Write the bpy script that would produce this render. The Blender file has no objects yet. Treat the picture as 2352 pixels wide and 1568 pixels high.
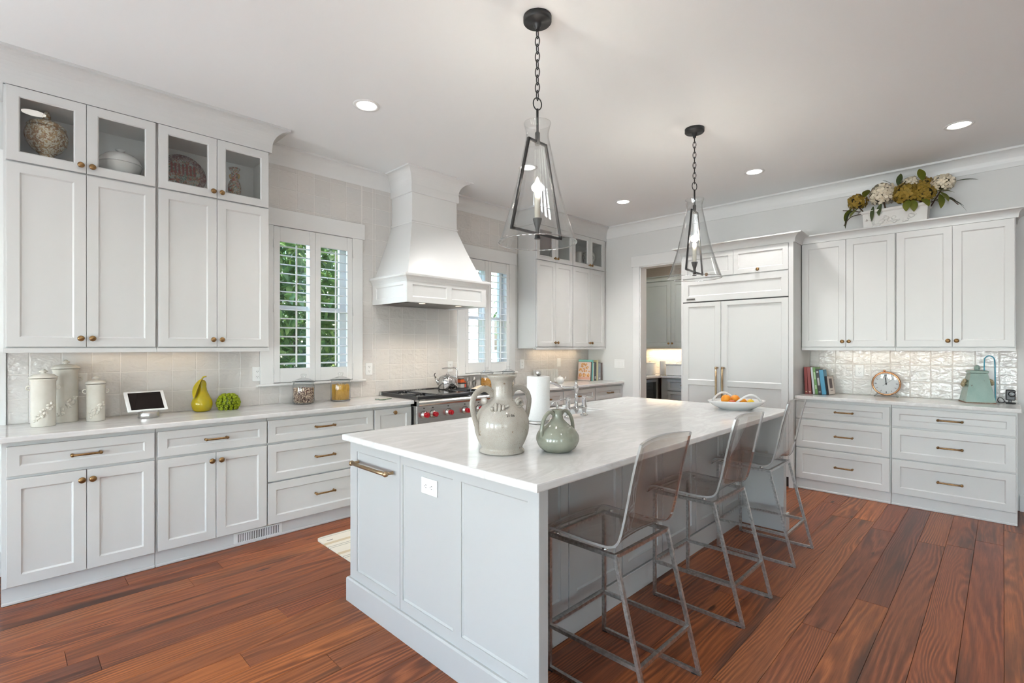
import bpy, bmesh, math, random
from mathutils import Vector, Matrix, Euler
random.seed(7)
scene = bpy.context.scene
COL = scene.collection
R = math.radians
# ------------------------------------------------------------------ camera, world, sun, daylight, exposure
cam_d = bpy.data.cameras.new('camera'); cam = bpy.data.objects.new('camera', cam_d); COL.objects.link(cam)
cam.location = (0, 0, 1.394); cam.rotation_euler = (R(90), 0, R(-45.462))
cam_d.sensor_fit = 'HORIZONTAL'; cam_d.sensor_width = 36.0; cam_d.lens = 36.0 * 1147.35 / 2352.0
cam_d.shift_y = 12.0 / 2352.0; cam_d.clip_start = 0.02; cam_d.clip_end = 200
scene.camera = cam
scene.view_settings.view_transform = 'Standard'; scene.view_settings.look = 'None'
scene.view_settings.gamma = 1.0; scene.view_settings.use_curve_mapping = False
scene.view_settings.exposure = 0.40
scene.cycles.use_denoising = True
scene.cycles.use_adaptive_sampling = True; scene.cycles.adaptive_threshold = 0.18
scene.cycles.max_bounces = 7; scene.cycles.diffuse_bounces = 3; scene.cycles.glossy_bounces = 3
scene.cycles.transmission_bounces = 4; scene.cycles.transparent_max_bounces = 16
scene.cycles.caustics_reflective = False; scene.cycles.caustics_refractive = False
scene.cycles.sample_clamp_indirect = 6.0
world = bpy.data.worlds.new('world'); scene.world = world; world.use_nodes = True
wn = world.node_tree; bg = wn.nodes['Background']
sky = wn.nodes.new('ShaderNodeTexSky'); sky.sky_type = 'NISHITA'; sky.sun_disc = False
sky.sun_elevation = R(52); sky.sun_rotation = R(90); sky.air_density = 1.0; sky.dust_density = 1.5
wn.links.new(sky.outputs[0], bg.inputs[0]); bg.inputs[1].default_value = 2.3
def light(name, kind, loc, energy, color=(1, 1, 1), rot=(0, 0, 0), **kw):
    d = bpy.data.lights.new(name, kind); d.energy = energy; d.color = color
    for k, v in kw.items(): setattr(d, k, v)
    o = bpy.data.objects.new(name, d); COL.objects.link(o); o.location = loc; o.rotation_euler = rot
    return o
light('sun', 'SUN', (12, 6, 12), 13.0, (1.0, 0.95, 0.86), (R(8), R(38), 0), angle=R(0.6))
# daylight entering by the tall windows behind and beside the camera (one soft source just outside each opening)
for wy in (-2.35, -0.55, 1.25, 3.05):
    light('daylight_west', 'AREA', (-4.55, wy, 0.75), 180, (0.90, 0.955, 1.0), (0, R(-142), 0), shape='RECTANGLE', size=2.1, size_y=1.16)
for wx in (-1.6,):
    light('daylight_south', 'AREA', (wx, -5.05, 0.75), 70, (0.90, 0.955, 1.0), (R(142), 0, 0), shape='RECTANGLE', size=1.16, size_y=2.1)
for wx in (1.936, 4.024):                                               # sky portals guiding daylight through the two kitchen windows
    po = light('window_portal', 'AREA', (wx, 4.56, 1.75), 1, (1, 1, 1), (R(-90), 0, 0), shape='RECTANGLE', size=.70, size_y=1.3); po.data.cycles.is_portal = True
# ------------------------------------------------------------------ helpers
ORG = {}
def link(o): COL.objects.link(o); return o
def tag(o, label=None, cat=None, group=None, kind=None):
    if label: o['label'] = label
    if cat: o['category'] = cat
    if group: o['group'] = group
    if kind: o['kind'] = kind
    return o
def thing(name, label, cat, loc=(0, 0, 0), rot=None, group=None):
    o = bpy.data.objects.new(name, None); o.empty_display_size = 0.05; link(o)
    o.location = loc
    if rot is not None: o.rotation_euler = rot; ORG[o] = Vector((0, 0, 0))
    else: ORG[o] = Vector(loc)
    return tag(o, label, cat, group)
class MB:
    def __init__(s): s.v = []; s.f = []; s.sm = []; s.mi = []
    def add(s, vs, fs, smooth=False, mi=0):
        b = len(s.v); s.v += [tuple(p) for p in vs]
        for f in fs: s.f.append(tuple(i + b for i in f)); s.sm.append(smooth); s.mi.append(mi)
        return s
    def box(s, x0, x1, y0, y1, z0, z1, c=0.0, mi=0):
        if c <= 0:
            vs = [(x, y, z) for x in (x0, x1) for y in (y0, y1) for z in (z0, z1)]
            return s.add(vs, [(0, 1, 3, 2), (4, 6, 7, 5), (0, 4, 5, 1), (2, 3, 7, 6), (0, 2, 6, 4), (1, 5, 7, 3)], mi=mi)
        X = (x0, x1); Y = (y0, y1); Z = (z0, z1); sg = (1, -1); vs = []; ix = {}
        for i in (0, 1):
            for j in (0, 1):
                for k in (0, 1):
                    for ax in range(3):
                        p = [X[i], Y[j], Z[k]]
                        for a2, n in ((0, i), (1, j), (2, k)):
                            if a2 != ax: p[a2] += sg[n] * c
                        ix[i, j, k, ax] = len(vs); vs.append(p)
        fs = []
        def o4(ax, val, key):
            r = []
            for (p, q) in ((0, 0), (1, 0), (1, 1), (0, 1)):
                t = [p, q]; t.insert(ax, val); r.append(ix[t[0], t[1], t[2], key])
            return tuple(r)
        for ax in range(3):
            for val in (0, 1): fs.append(o4(ax, val, ax))
        for ax in range(3):
            b, d = [a for a in range(3) if a != ax]
            for p in (0, 1):
                for q in (0, 1):
                    def g(e, key):
                        t = [0, 0, 0]; t[ax] = e; t[b] = p; t[d] = q; return ix[t[0], t[1], t[2], key]
                    fs.append((g(0, b), g(1, b), g(1, d), g(0, d)))
        for i in (0, 1):
            for j in (0, 1):
                for k in (0, 1): fs.append((ix[i, j, k, 0], ix[i, j, k, 1], ix[i, j, k, 2]))
        return s.add(vs, fs, mi=mi)
    def lathe(s, prof, c=(0, 0, 0), n=28, sx=1.0, sy=1.0, smooth=True, mi=0, cap=True, rz=0.0):
        vs = []; fs = []; m = len(prof)
        for (r, z) in prof:
            for k in range(n):
                a = 2 * math.pi * k / n; x = r * math.cos(a) * sx; y = r * math.sin(a) * sy
                vs.append((c[0] + x * math.cos(rz) - y * math.sin(rz), c[1] + x * math.sin(rz) + y * math.cos(rz), c[2] + z))
        for i in range(m - 1):
            for k in range(n):
                k2 = (k + 1) % n; fs.append((i * n + k, i * n + k2, (i + 1) * n + k2, (i + 1) * n + k))
        s.add(vs, fs, smooth, mi)
        if cap:
            b = len(s.v) - len(vs)
            for i in (0, m - 1):
                if prof[i][0] > 1e-5: s.f.append(tuple(b + i * n + k for k in range(n))); s.sm.append(False); s.mi.append(mi)
        return s
    def sphere(s, c, r, nu=14, nv=9, sc=(1, 1, 1), mi=0):
        prof = [(max(1e-6, r * math.sin(math.pi * i / nv)), -r * math.cos(math.pi * i / nv)) for i in range(nv + 1)]
        b = len(s.v); s.lathe(prof, (0, 0, 0), nu, mi=mi, cap=False)
        for i in range(b, len(s.v)):
            p = s.v[i]; s.v[i] = (c[0] + p[0] * sc[0], c[1] + p[1] * sc[1], c[2] + p[2] * sc[2])
        return s
    def tube(s, pts, r, n=10, closed=False, radii=None, smooth=True, mi=0, flat=1.0, up=None, roll=0.0):
        P = [Vector(p) for p in pts]; m = len(P); vs = []; fs = []; prev = None
        for i in range(m):
            if closed: t = (P[(i + 1) % m] - P[i - 1])
            else: t = (P[min(i + 1, m - 1)] - P[max(i - 1, 0)])
            t.normalize()
            if up is not None: nx = Vector(up).cross(t)
            elif prev is None: nx = (Vector((0, 0, 1)).cross(t) if abs(t.z) < 0.9 else Vector((1, 0, 0)).cross(t))
            else: nx = prev - t * prev.dot(t)
            if nx.length < 1e-6: nx = Vector((1, 0, 0)).cross(t)
            nx.normalize(); prev = nx; ny = t.cross(nx); rr = radii[i] if radii else r
            for k in range(n):
                a = 2 * math.pi * k / n + roll
                vs.append(P[i] + nx * math.cos(a) * rr + ny * math.sin(a) * rr * flat)
        for i in range(m if closed else m - 1):
            j = (i + 1) % m
            for k in range(n):
                k2 = (k + 1) % n; fs.append((i * n + k, i * n + k2, j * n + k2, j * n + k))
        if not closed: fs.append(tuple(range(n))); fs.append(tuple((m - 1) * n + k for k in range(n)))
        return s.add(vs, fs, smooth, mi)
    def beam(s, p, q, w, h=None, up=(0, 0, 1), mi=0):
        h = h or w; p = Vector(p); q = Vector(q); t = (q - p).normalized(); u = Vector(up)
        if abs(t.dot(u)) > 0.98: u = Vector((0, 1, 0))
        a = u.cross(t).normalized(); b = t.cross(a); vs = []
        for c in (p, q):
            for (i, j) in ((-1, -1), (1, -1), (1, 1), (-1, 1)): vs.append(c + a * (i * w / 2) + b * (j * h / 2))
        return s.add(vs, [(0, 1, 2, 3), (4, 7, 6, 5), (0, 4, 5, 1), (1, 5, 6, 2), (2, 6, 7, 3), (3, 7, 4, 0)], mi=mi)
    def sweep(s, path, prof, closed=False, smooth=False, mi=0, caps=True):
        """path: xy points; prof: (offset to the right of travel, z)"""
        m = len(path); vs = []; fs = []; n = len(prof); P = [Vector((p[0], p[1])) for p in path]
        for i in range(m):
            ds = []
            if closed or i > 0: ds.append((P[i] - P[i - 1]).normalized())
            if closed or i < m - 1: ds.append((P[(i + 1) % m] - P[i]).normalized())
            ns = [Vector((d.y, -d.x)) for d in ds]
            if len(ns) == 2:
                b = (ns[0] + ns[1]); b = b / max(1e-6, b.length_squared) * 2.0
            else: b = ns[0]
            for (o, z) in prof: vs.append((P[i].x + b.x * o, P[i].y + b.y * o, z))
        for i in range(m if closed else m - 1):
            j = (i + 1) % m
            for k in range(n):
                k2 = (k + 1) % n; fs.append((i * n + k, j * n + k, j * n + k2, i * n + k2))
        s.add(vs, fs, smooth, mi)
        if caps and not closed:
            b = len(s.v) - len(vs)
            s.f.append(tuple(b + k for k in range(n))); s.f.append(tuple(b + (m - 1) * n + k for k in range(n)))
            s.sm += [False, False]; s.mi += [mi, mi]
        return s
    def prism(s, poly, z0, z1, mi=0, fm=None):
        n = len(poly); fm = fm or (lambda a, b, c: (a, b, c))
        vs = [fm(x, y, z0) for x, y in poly] + [fm(x, y, z1) for x, y in poly]
        return s.add(vs, [tuple(range(n)), tuple(range(n, 2 * n))] + [(i, (i + 1) % n, n + (i + 1) % n, n + i) for i in range(n)], mi=mi)
    def xf(s, M):
        s.v = [tuple(M @ Vector(p)) for p in s.v]; return s
    def mesh(s, name, mats, off=(0, 0, 0)):
        me = bpy.data.meshes.new(name)
        me.from_pydata([(p[0] - off[0], p[1] - off[1], p[2] - off[2]) for p in s.v], [], s.f)
        me.polygons.foreach_set('use_smooth', s.sm)
        if not isinstance(mats, (list, tuple)): mats = [mats]
        for m in mats: me.materials.append(m)
        if len(mats) > 1: me.polygons.foreach_set('material_index', s.mi)
        bm = bmesh.new(); bm.from_mesh(me); bmesh.ops.recalc_face_normals(bm, faces=bm.faces); bm.to_mesh(me); bm.free()
        me.update(); return me
    def build(s, name, mats, parent=None, sharp=True):
        if parent is None:
            xs = [p[0] for p in s.v]; ys = [p[1] for p in s.v]; zs = [p[2] for p in s.v]
            off = Vector(((min(xs) + max(xs)) / 2, (min(ys) + max(ys)) / 2, min(zs)))
        else: off = ORG[parent]
        o = bpy.data.objects.new(name, s.mesh(name, mats, off)); link(o)
        if parent is None: o.location = off
        else: o.parent = parent
        ORG[o] = off
        return o
def inst(name, me, parent, loc, M=None):
    o = bpy.data.objects.new(name, me); link(o); o.parent = parent
    l = Vector(loc) - (ORG[parent] if parent else Vector((0, 0, 0)))
    o.matrix_local = Matrix.Translation(l) @ (M.to_4x4() if M else Matrix.Identity(4))
    return o
def struct(name, mb, mats, label=None):
    return tag(mb.build(name, mats), label, None, None, 'structure')
MA = Matrix.Rotation(R(90), 3, 'X')                                            # local +z faces -y
MBX = Matrix.Rotation(R(-90), 3, 'Y') @ Matrix.Rotation(R(90), 3, 'Z')         # local +z faces -x, local x runs along y
def fmap(face, pos):
    if face == 'A': return lambda a, n, z: (a, pos - n, z)
    if face == 'B': return lambda a, n, z: (pos - n, a, z)
    if face == 'N': return lambda a, n, z: (a, pos + n, z)
def ring(fm, rects):
    """rects: list of (a0,a1,z0,z1,n); joins successive rectangles; returns verts, faces"""
    vs = []; fs = []
    for (a0, a1, z0, z1, n) in rects: vs += [fm(a0, n, z0), fm(a1, n, z0), fm(a1, n, z1), fm(a0, n, z1)]
    for i in range(len(rects) - 1):
        for k in range(4):
            k2 = (k + 1) % 4; fs.append((4 * i + k, 4 * i + k2, 4 * i + 4 + k2, 4 * i + 4 + k))
    return vs, fs
def shaker(face, pos, a0, a1, z0, z1, rail=0.056, th=0.02, rec=0.009, bead=0.008, panels=None):
    """framed front with recessed panel(s); front plane at pos"""
    fm = fmap(face, pos); m = MB(); c = 0.0015
    if a0 > a1: a0, a1 = a1, a0
    vs, fs = ring(fm, [(a0, a1, z0, z1, -th), (a0, a1, z0, z1, -c), (a0 + c, a1 - c, z0 + c, z1 - c, 0)])
    fs.append((0, 1, 2, 3)); m.add(vs, fs)
    ps = panels or [(z0 + rail, z1 - rail)]
    zs = [z0 + c] + [z for p in ps for z in p] + [z1 - c]
    q = lambda A0, A1, Z0, Z1, n=0: m.add([fm(A0, n, Z0), fm(A1, n, Z0), fm(A1, n, Z1), fm(A0, n, Z1)], [(0, 1, 2, 3)])
    q(a0 + c, a0 + rail, z0 + c, z1 - c); q(a1 - rail, a1 - c, z0 + c, z1 - c)
    for i in range(0, len(zs), 2): q(a0 + rail, a1 - rail, zs[i], zs[i + 1])
    for (p0, p1) in ps:
        A0, A1 = a0 + rail, a1 - rail
        vs, fs = ring(fm, [(A0, A1, p0, p1, 0), (A0, A1, p0, p1, -0.003), (A0 + bead, A1 - bead, p0 + bead, p1 - bead, -rec)])
        b = len(vs); fs.append((b - 4, b - 3, b - 2, b - 1)); m.add(vs, fs)
    return m
def framed(face, pos, a0, a1, z0, z1, rail=0.052, th=0.02):
    fm = fmap(face, pos); b = 0.006; c = 0.0015
    i0, i1, j0, j1 = a0 + rail, a1 - rail, z0 + rail, z1 - rail
    vs, fs = ring(fm, [(i0 + b, i1 - b, j0 + b, j1 - b, -th), (a0, a1, z0, z1, -th), (a0, a1, z0, z1, -c), (a0 + c, a1 - c, z0 + c, z1 - c, 0),
                       (i0, i1, j0, j1, 0), (i0 + b, i1 - b, j0 + b, j1 - b, -0.006), (i0 + b, i1 - b, j0 + b, j1 - b, -th)])
    return MB().add(vs, fs), (i0, i1, j0, j1)
# ------------------------------------------------------------------ materials
class NT:
    def __init__(s, name):
        s.m = bpy.data.materials.new(name); s.m.use_nodes = True; s.t = s.m.node_tree
        s.b = s.t.nodes['Principled BSDF']; s.out = s.t.nodes['Material Output']
    def n(s, typ, **kw):
        o = s.t.nodes.new(typ)
        for k, v in kw.items():
            if k.startswith('i_'): o.inputs[int(k[2:])].default_value = v
            else: setattr(o, k, v)
        return o
    def l(s, a, b): s.t.links.new(a, b)
    def set(s, **kw):
        for k, v in kw.items(): s.b.inputs[k.replace('_', ' ')].default_value = v
        return s
    def coord(s, kind='Object', scale=(1, 1, 1), rnd=0.0, rot=(0, 0, 0)):
        if kind == 'World': src = s.n('ShaderNodeNewGeometry').outputs['Position']
        else: src = s.n('ShaderNodeTexCoord').outputs[kind]
        if rnd:
            oi = s.n('ShaderNodeObjectInfo'); mu = s.n('ShaderNodeMath', operation='MULTIPLY'); mu.inputs[1].default_value = rnd
            s.l(oi.outputs['Random'], mu.inputs[0]); ad = s.n('ShaderNodeVectorMath', operation='ADD')
            s.l(src, ad.inputs[0]); s.l(mu.outputs[0], ad.inputs[1]); src = ad.outputs[0]
        mp = s.n('ShaderNodeMapping'); mp.inputs['Scale'].default_value = scale; mp.inputs['Rotation'].default_value = rot
        s.l(src, mp.inputs[0]); return mp.outputs[0]
    def noise(s, vec, scale, detail=3.0, rough=0.55, dist=0.0):
        o = s.n('ShaderNodeTexNoise'); o.inputs['Scale'].default_value = scale; o.inputs['Detail'].default_value = detail
        o.inputs['Roughness'].default_value = rough; o.inputs['Distortion'].default_value = dist
        if vec is not None: s.l(vec, o.inputs['Vector'])
        return o.outputs[0]
    def math(s, op, a, b=None, c=None):
        o = s.n('ShaderNodeMath', operation=op)
        for i, x in enumerate((a, b, c)):
            if x is None: continue
            if isinstance(x, (int, float)): o.inputs[i].default_value = x
            else: s.l(x, o.inputs[i])
        return o.outputs[0]
    def ramp(s, fac, stops):
        o = s.n('ShaderNodeValToRGB'); e = o.color_ramp.elements
        while len(e) < len(stops): e.new(0.5)
        for el, (p, c) in zip(e, stops): el.position = p; el.color = (*c, 1) if len(c) == 3 else c
        s.l(fac, o.inputs[0]); return o.outputs[0]
    def mix(s, fac, a, b, mode='MIX'):
        o = s.n('ShaderNodeMix', data_type='RGBA', blend_type=mode)
        for i, x in ((0, fac), (6, a), (7, b)):
            if isinstance(x, (int, float)): o.inputs[i].default_value = x
            elif isinstance(x, tuple): o.inputs[i].default_value = (*x, 1)
            else: s.l(x, o.inputs[i])
        return o.outputs[2]
    def bump(s, h, strength=0.3, dist=0.002):
        o = s.n('ShaderNodeBump'); o.inputs['Strength'].default_value = strength; o.inputs['Distance'].default_value = dist
        s.l(h, o.inputs['Height']); s.l(o.outputs[0], s.b.inputs['Normal'])
    def col(s, c): s.l(c, s.b.inputs['Base Color']); return s
def plain(name, c, rough=0.5, metal=0.0, **kw):
    t = NT(name); t.set(Base_Color=(*c, 1), Roughness=rough, Metallic=metal, **kw); return t.m
def varied(name, c1, c2, scale, rough=0.5, metal=0.0, bump=0.0, kind='Object', detail=4, sc=(1, 1, 1), lo=0.35, hi=0.65):
    t = NT(name); n = t.noise(t.coord(kind, sc), scale, detail); t.col(t.ramp(n, [(lo, c1), (hi, c2)])); t.set(Roughness=rough, Metallic=metal)
    if bump: t.bump(n, bump, 0.003)
    return t.m
def glassy(name, tint=(1, 1, 1), ior=1.45, rough=0.0, gain=1.0):
    """thin clear sheet: passes light straight through, mirrors by Fresnel"""
    t = NT(name); t.t.nodes.remove(t.b)
    tr = t.n('ShaderNodeBsdfTransparent'); tr.inputs[0].default_value = (*tint, 1)
    gl = t.n('ShaderNodeBsdfGlossy'); gl.inputs['Roughness'].default_value = rough
    lw = t.n('ShaderNodeLayerWeight'); lw.inputs[0].default_value = 0.5; f0 = ((ior - 1) / (ior + 1)) ** 2
    f = t.math('MULTIPLY_ADD', t.math('POWER', lw.outputs['Facing'], 5.0), 1.0 - f0, f0)
    mx = t.n('ShaderNodeMixShader'); t.l(t.math('MINIMUM', t.math('MULTIPLY', f, gain), 1.0), mx.inputs[0])
    t.l(tr.outputs[0], mx.inputs[1]); t.l(gl.outputs[0], mx.inputs[2]); t.l(mx.outputs[0], t.out.inputs[0]); return t.m
def emit(name, c, e):
    t = NT(name); t.set(Base_Color=(*c, 1)); t.b.inputs['Emission Color'].default_value = (*c, 1); t.b.inputs['Emission Strength'].default_value = e; return t.m
M = {}
def paint(name, c, rough):
    t = NT(name); oi = t.n('ShaderNodeObjectInfo'); d = 0.985; t.col(t.mix(oi.outputs['Random'], tuple(x * d for x in c), tuple(min(1, x / d) for x in c))); t.set(Roughness=rough); return t.m
M['cab'] = paint('cabinet_white_paint', (0.655, 0.652, 0.64), 0.34)
M['island'] = paint('island_pale_grey_paint', (0.475, 0.478, 0.472), 0.36)
M['trim'] = paint('trim_white_paint', (0.81, 0.806, 0.795), 0.32)
M['ceiling'] = paint('ceiling_paint', (0.88, 0.885, 0.885), 0.75)
M['wall'] = paint('wall_light_grey_paint', (0.73, 0.725, 0.71), 0.6)
M['pantry_cab'] = paint('pantry_blue_grey_paint', (0.44, 0.475, 0.475), 0.4)
M['pantry_wall'] = paint('pantry_taupe_paint', (0.42, 0.36, 0.31), 0.6)
M['brass'] = varied('antique_brass', (0.36, 0.22, 0.095), (0.22, 0.13, 0.06), 60, 0.33, 1.0)
M['champagne'] = varied('champagne_bronze', (0.42, 0.31, 0.19), (0.36, 0.26, 0.16), 40, 0.36, 1.0)
M['steel'] = varied('stainless_steel', (0.56, 0.55, 0.53), (0.66, 0.65, 0.63), 8, 0.27, 1.0, sc=(1, 1, 30))
M['chrome'] = plain('chrome', (0.62, 0.61, 0.60), 0.09, 1.0)
M['satin'] = plain('satin_nickel', (0.58, 0.57, 0.55), 0.3, 1.0)
M['iron'] = plain('cast_iron', (0.022, 0.023, 0.026), 0.38)
M['black'] = plain('black_metal', (0.018, 0.018, 0.018), 0.42)
M['blackplastic'] = plain('black_plastic', (0.016, 0.016, 0.018), 0.35)
M['glass'] = glassy('clear_glass', (0.975, 0.98, 0.98), gain=1.7)
M['pane'] = glassy('cabinet_pane', (0.965, 0.97, 0.965), gain=1.1)
M['winpane'] = glassy('window_pane', (0.97, 0.98, 0.98))
M['acrylic'] = glassy('smoky_clear_acrylic', (0.90, 0.885, 0.87), ior=1.49, gain=1.15)
M['acrylic_edge'] = plain('acrylic_edge', (0.52, 0.51, 0.505), 0.15, 0.0, Transmission_Weight=0.5)
M['plate_white'] = plain('white_plastic', (0.84, 0.84, 0.83), 0.3)
M['white_cer'] = plain('white_ceramic', (0.74, 0.735, 0.72), 0.12)
M['red_knob'] = plain('red_enamel', (0.42, 0.008, 0.016), 0.25)
M['paper'] = varied('paper_towel', (0.72, 0.72, 0.71), (0.76, 0.76, 0.75), 180, 0.9, bump=0.3)
M['flame'] = emit('candle_bulb_glow', (1.0, 0.88, 0.66), 6.0)
M['candle'] = plain('ivory_candle_sleeve', (0.82, 0.77, 0.66), 0.5)
M['downlight'] = emit('downlight_lens', (1.0, 0.95, 0.88), 9.0)
M['strip'] = emit('warm_strip', (1.0, 0.76, 0.45), 4.0)
def cream_glaze():
    t = NT('cream_glaze'); n = t.noise(t.coord(), 14, 3); t.col(t.ramp(n, [(0.3, (0.64, 0.60, 0.52)), (0.7, (0.70, 0.665, 0.59))])); t.set(Roughness=0.22); return t.m
M['cream'] = cream_glaze()
def tile_mat():
    t = NT('glazed_tile'); oi = t.n('ShaderNodeObjectInfo')
    t.col(t.ramp(oi.outputs['Random'], [(0.0, (0.69, 0.66, 0.635)), (0.5, (0.73, 0.695, 0.66)), (1.0, (0.70, 0.68, 0.66))]))
    v = t.coord('Object', (1, 1, 1.6), rnd=37.0)
    a = t.noise(v, 13, 2, 0.5, 0.6); b = t.noise(v, 42, 2)
    t.bump(t.math('ADD', a, t.math('MULTIPLY', b, 0.22)), 0.6, 0.013); t.set(Roughness=0.045, Specular_IOR_Level=0.65); return t.m
M['tile'] = tile_mat()
M['hoodlamp'] = emit('hood_lamp_lens', (1.0, 0.85, 0.65), 1.2)
M['rimglass'] = glassy('glass_lip', (0.9, 0.91, 0.91), gain=13.0)
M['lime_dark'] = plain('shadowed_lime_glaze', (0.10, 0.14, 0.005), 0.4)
M['grout'] = plain('grout', (0.78, 0.75, 0.72), 0.9)
def marble():
    t = NT('white_marble'); v = t.coord('World', (1.0, 2.6, 2.6), rot=(0, 0, R(12)))
    n1 = t.noise(v, 1.6, 5, 0.62, 1.6); n2 = t.noise(v, 5.0, 4, 0.6, 0.8)
    ridge = t.math('ABSOLUTE', t.math('SUBTRACT', n1, 0.5))
    vein = t.math('SUBTRACT', 1.0, t.math('MINIMUM', t.math('MULTIPLY', ridge, 11.0), 1.0))
    vein = t.math('MULTIPLY', vein, t.math('MULTIPLY', n2, n2))
    base = t.ramp(n2, [(0.30, (0.70, 0.685, 0.67)), (0.55, (0.765, 0.755, 0.745)), (0.75, (0.785, 0.78, 0.77))])
    t.col(t.mix(t.math('MULTIPLY', vein, 0.8), base, (0.40, 0.385, 0.375))); t.set(Roughness=0.10); return t.m
M['marble'] = marble()
def wood():
    t = NT('heart_pine'); oi = t.n('ShaderNodeObjectInfo'); v = t.coord('Object', (1, 1, 1), rnd=53.0)
    def scl(s): mp = t.n('ShaderNodeMapping'); mp.inputs['Scale'].default_value = s; t.l(v, mp.inputs[0]); return mp.outputs[0]
    sx = t.n('ShaderNodeSeparateXYZ'); t.l(v, sx.inputs[0]); rnd = oi.outputs['Random']; r2 = t.math('FRACT', t.math('MULTIPLY', rnd, 17.31)); r3 = t.math('FRACT', t.math('MULTIPLY', rnd, 41.7))
    warp = t.noise(scl((0.45, 3.4, 1)), 1.0, 2, 0.5, 0.35); warp2 = t.noise(scl((2.5, 22, 1)), 1.0, 3)
    ph = t.math('ADD', t.math('MULTIPLY', sx.outputs[1], t.math('MULTIPLY_ADD', r2, 330.0, 40.0)), t.math('ADD', t.math('MULTIPLY', warp, t.math('MULTIPLY_ADD', r3, 90.0, 45.0)), t.math('MULTIPLY', warp2, 9.0)))
    gr = t.math('ADD', t.math('MULTIPLY', t.math('SINE', ph), 0.5), 0.5); gr = t.math('POWER', gr, 0.7)
    fine = t.noise(scl((6, 210, 1)), 1.0, 4, 0.65); streak = t.noise(scl((0.9, 40, 1)), 1.0, 4, 0.6); patch = t.noise(scl((1.3, 8, 1)), 1.0, 3, 0.6)
    base = t.ramp(rnd, [(0.0, (0.17, 0.052, 0.024)), (0.18, (0.30, 0.090, 0.030)), (0.36, (0.135, 0.043, 0.024)), (0.55, (0.37, 0.118, 0.034)), (0.75, (0.21, 0.058, 0.024)), (1.0, (0.29, 0.10, 0.038))])
    dk = t.mix(1.0, base, (0.40, 0.34, 0.35), 'MULTIPLY'); lt = t.mix(1.0, base, (1.65, 1.65, 1.5), 'MULTIPLY')
    ringc = t.mix(gr, lt, dk); amt = t.math('MINIMUM', t.math('MAXIMUM', t.math('MULTIPLY', t.math('SUBTRACT', patch, 0.36), 3.2), 0.06), 0.85)
    cc = t.mix(amt, t.mix(streak, dk, lt), ringc)
    cc = t.mix(t.math('MAXIMUM', t.math('MULTIPLY', t.math('SUBTRACT', 0.56, fine), 2.2), 0.0), cc, dk)
    pd = t.math('MULTIPLY', t.math('MAXIMUM', t.math('SUBTRACT', t.noise(scl((0.7, 9, 1)), 1.0, 4), 0.55), 0.0), 6.0)
    cc = t.mix(t.math('MINIMUM', pd, 0.75), cc, (0.040, 0.018, 0.012))
    vo = t.n('ShaderNodeTexVoronoi'); vo.inputs['Scale'].default_value = 1.0; t.l(scl((1.7, 7.0, 1)), vo.inputs['Vector'])
    kd = t.math('ADD', vo.outputs['Distance'], t.math('MULTIPLY', fine, 0.05))
    knot = t.math('SUBTRACT', 1.0, t.math('MINIMUM', t.math('MULTIPLY', t.math('MAXIMUM', t.math('SUBTRACT', kd, 0.075), 0.0), 22.0), 1.0))
    cc = t.mix(t.math('MULTIPLY', knot, 0.9), cc, (0.016, 0.008, 0.006))
    t.col(cc); t.bump(fine, 0.08, 0.0010)
    t.set(Roughness=0.36, Specular_IOR_Level=0.32, Coat_Weight=0.05, Coat_Roughness=0.2); return t.m
M['wood'] = wood()
def crackle(name, c1, c2, line, scale, rough, spots=True, amt=0.35):
    t = NT(name); v = t.coord(); n = t.noise(v, 9, 4)
    vo = t.n('ShaderNodeTexVoronoi', feature='DISTANCE_TO_EDGE'); vo.inputs['Scale'].default_value = scale; t.l(v, vo.inputs['Vector'])
    e = t.math('LESS_THAN', vo.outputs['Distance'], 0.035)
    c = t.mix(t.math('MULTIPLY', e, amt), t.ramp(n, [(0.3, c1), (0.7, c2)]), line)
    if spots:
        s = t.math('GREATER_THAN', t.noise(v, 30, 3, 0.6), 0.705); c = t.mix(t.math('MULTIPLY', s, 0.75), c, line)
    t.col(c); t.set(Roughness=rough); return t.m
M['vase'] = crackle('crackled_cream_glaze', (0.37, 0.335, 0.285), (0.465, 0.435, 0.39), (0.20, 0.12, 0.07), 170, 0.16)
M['sage'] = crackle('sage_green_glaze', (0.205, 0.21, 0.165), (0.275, 0.28, 0.225), (0.10, 0.075, 0.05), 120, 0.12, amt=0.06)
M['teal'] = crackle('distressed_teal_glaze', (0.27, 0.385, 0.34), (0.345, 0.455, 0.41), (0.12, 0.05, 0.03), 60, 0.22, amt=0.03)
M['rust'] = varied('rusty_edge', (0.16, 0.06, 0.03), (0.30, 0.24, 0.18), 40, 0.7)
def rug():
    t = NT('striped_rug'); tc = t.coord('World'); sp = t.n('ShaderNodeSeparateXYZ'); t.l(tc, sp.inputs[0])
    wob = t.math('MULTIPLY', t.noise(tc, 3.0, 2), 0.02)
    y = t.math('FRACT', t.math('MULTIPLY', t.math('ADD', sp.outputs[1], wob), 4.6))
    c = t.ramp(y, [(0.0, (0.74, 0.70, 0.60)), (0.18, (0.74, 0.70, 0.60)), (0.2, (0.42, 0.42, 0.36)), (0.24, (0.74, 0.70, 0.60)), (0.32, (0.42, 0.42, 0.36)), (0.36, (0.74, 0.70, 0.60)), (0.55, (0.60, 0.50, 0.34)), (0.72, (0.74, 0.70, 0.60))])
    o = [n for n in t.t.nodes if n.type == 'VALTORGB'][0]; o.color_ramp.interpolation = 'CONSTANT'
    t.col(c); t.set(Roughness=0.95); t.bump(t.noise(tc, 300, 2), 0.5, 0.003); return t.m
M['rug'] = rug()
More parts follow.
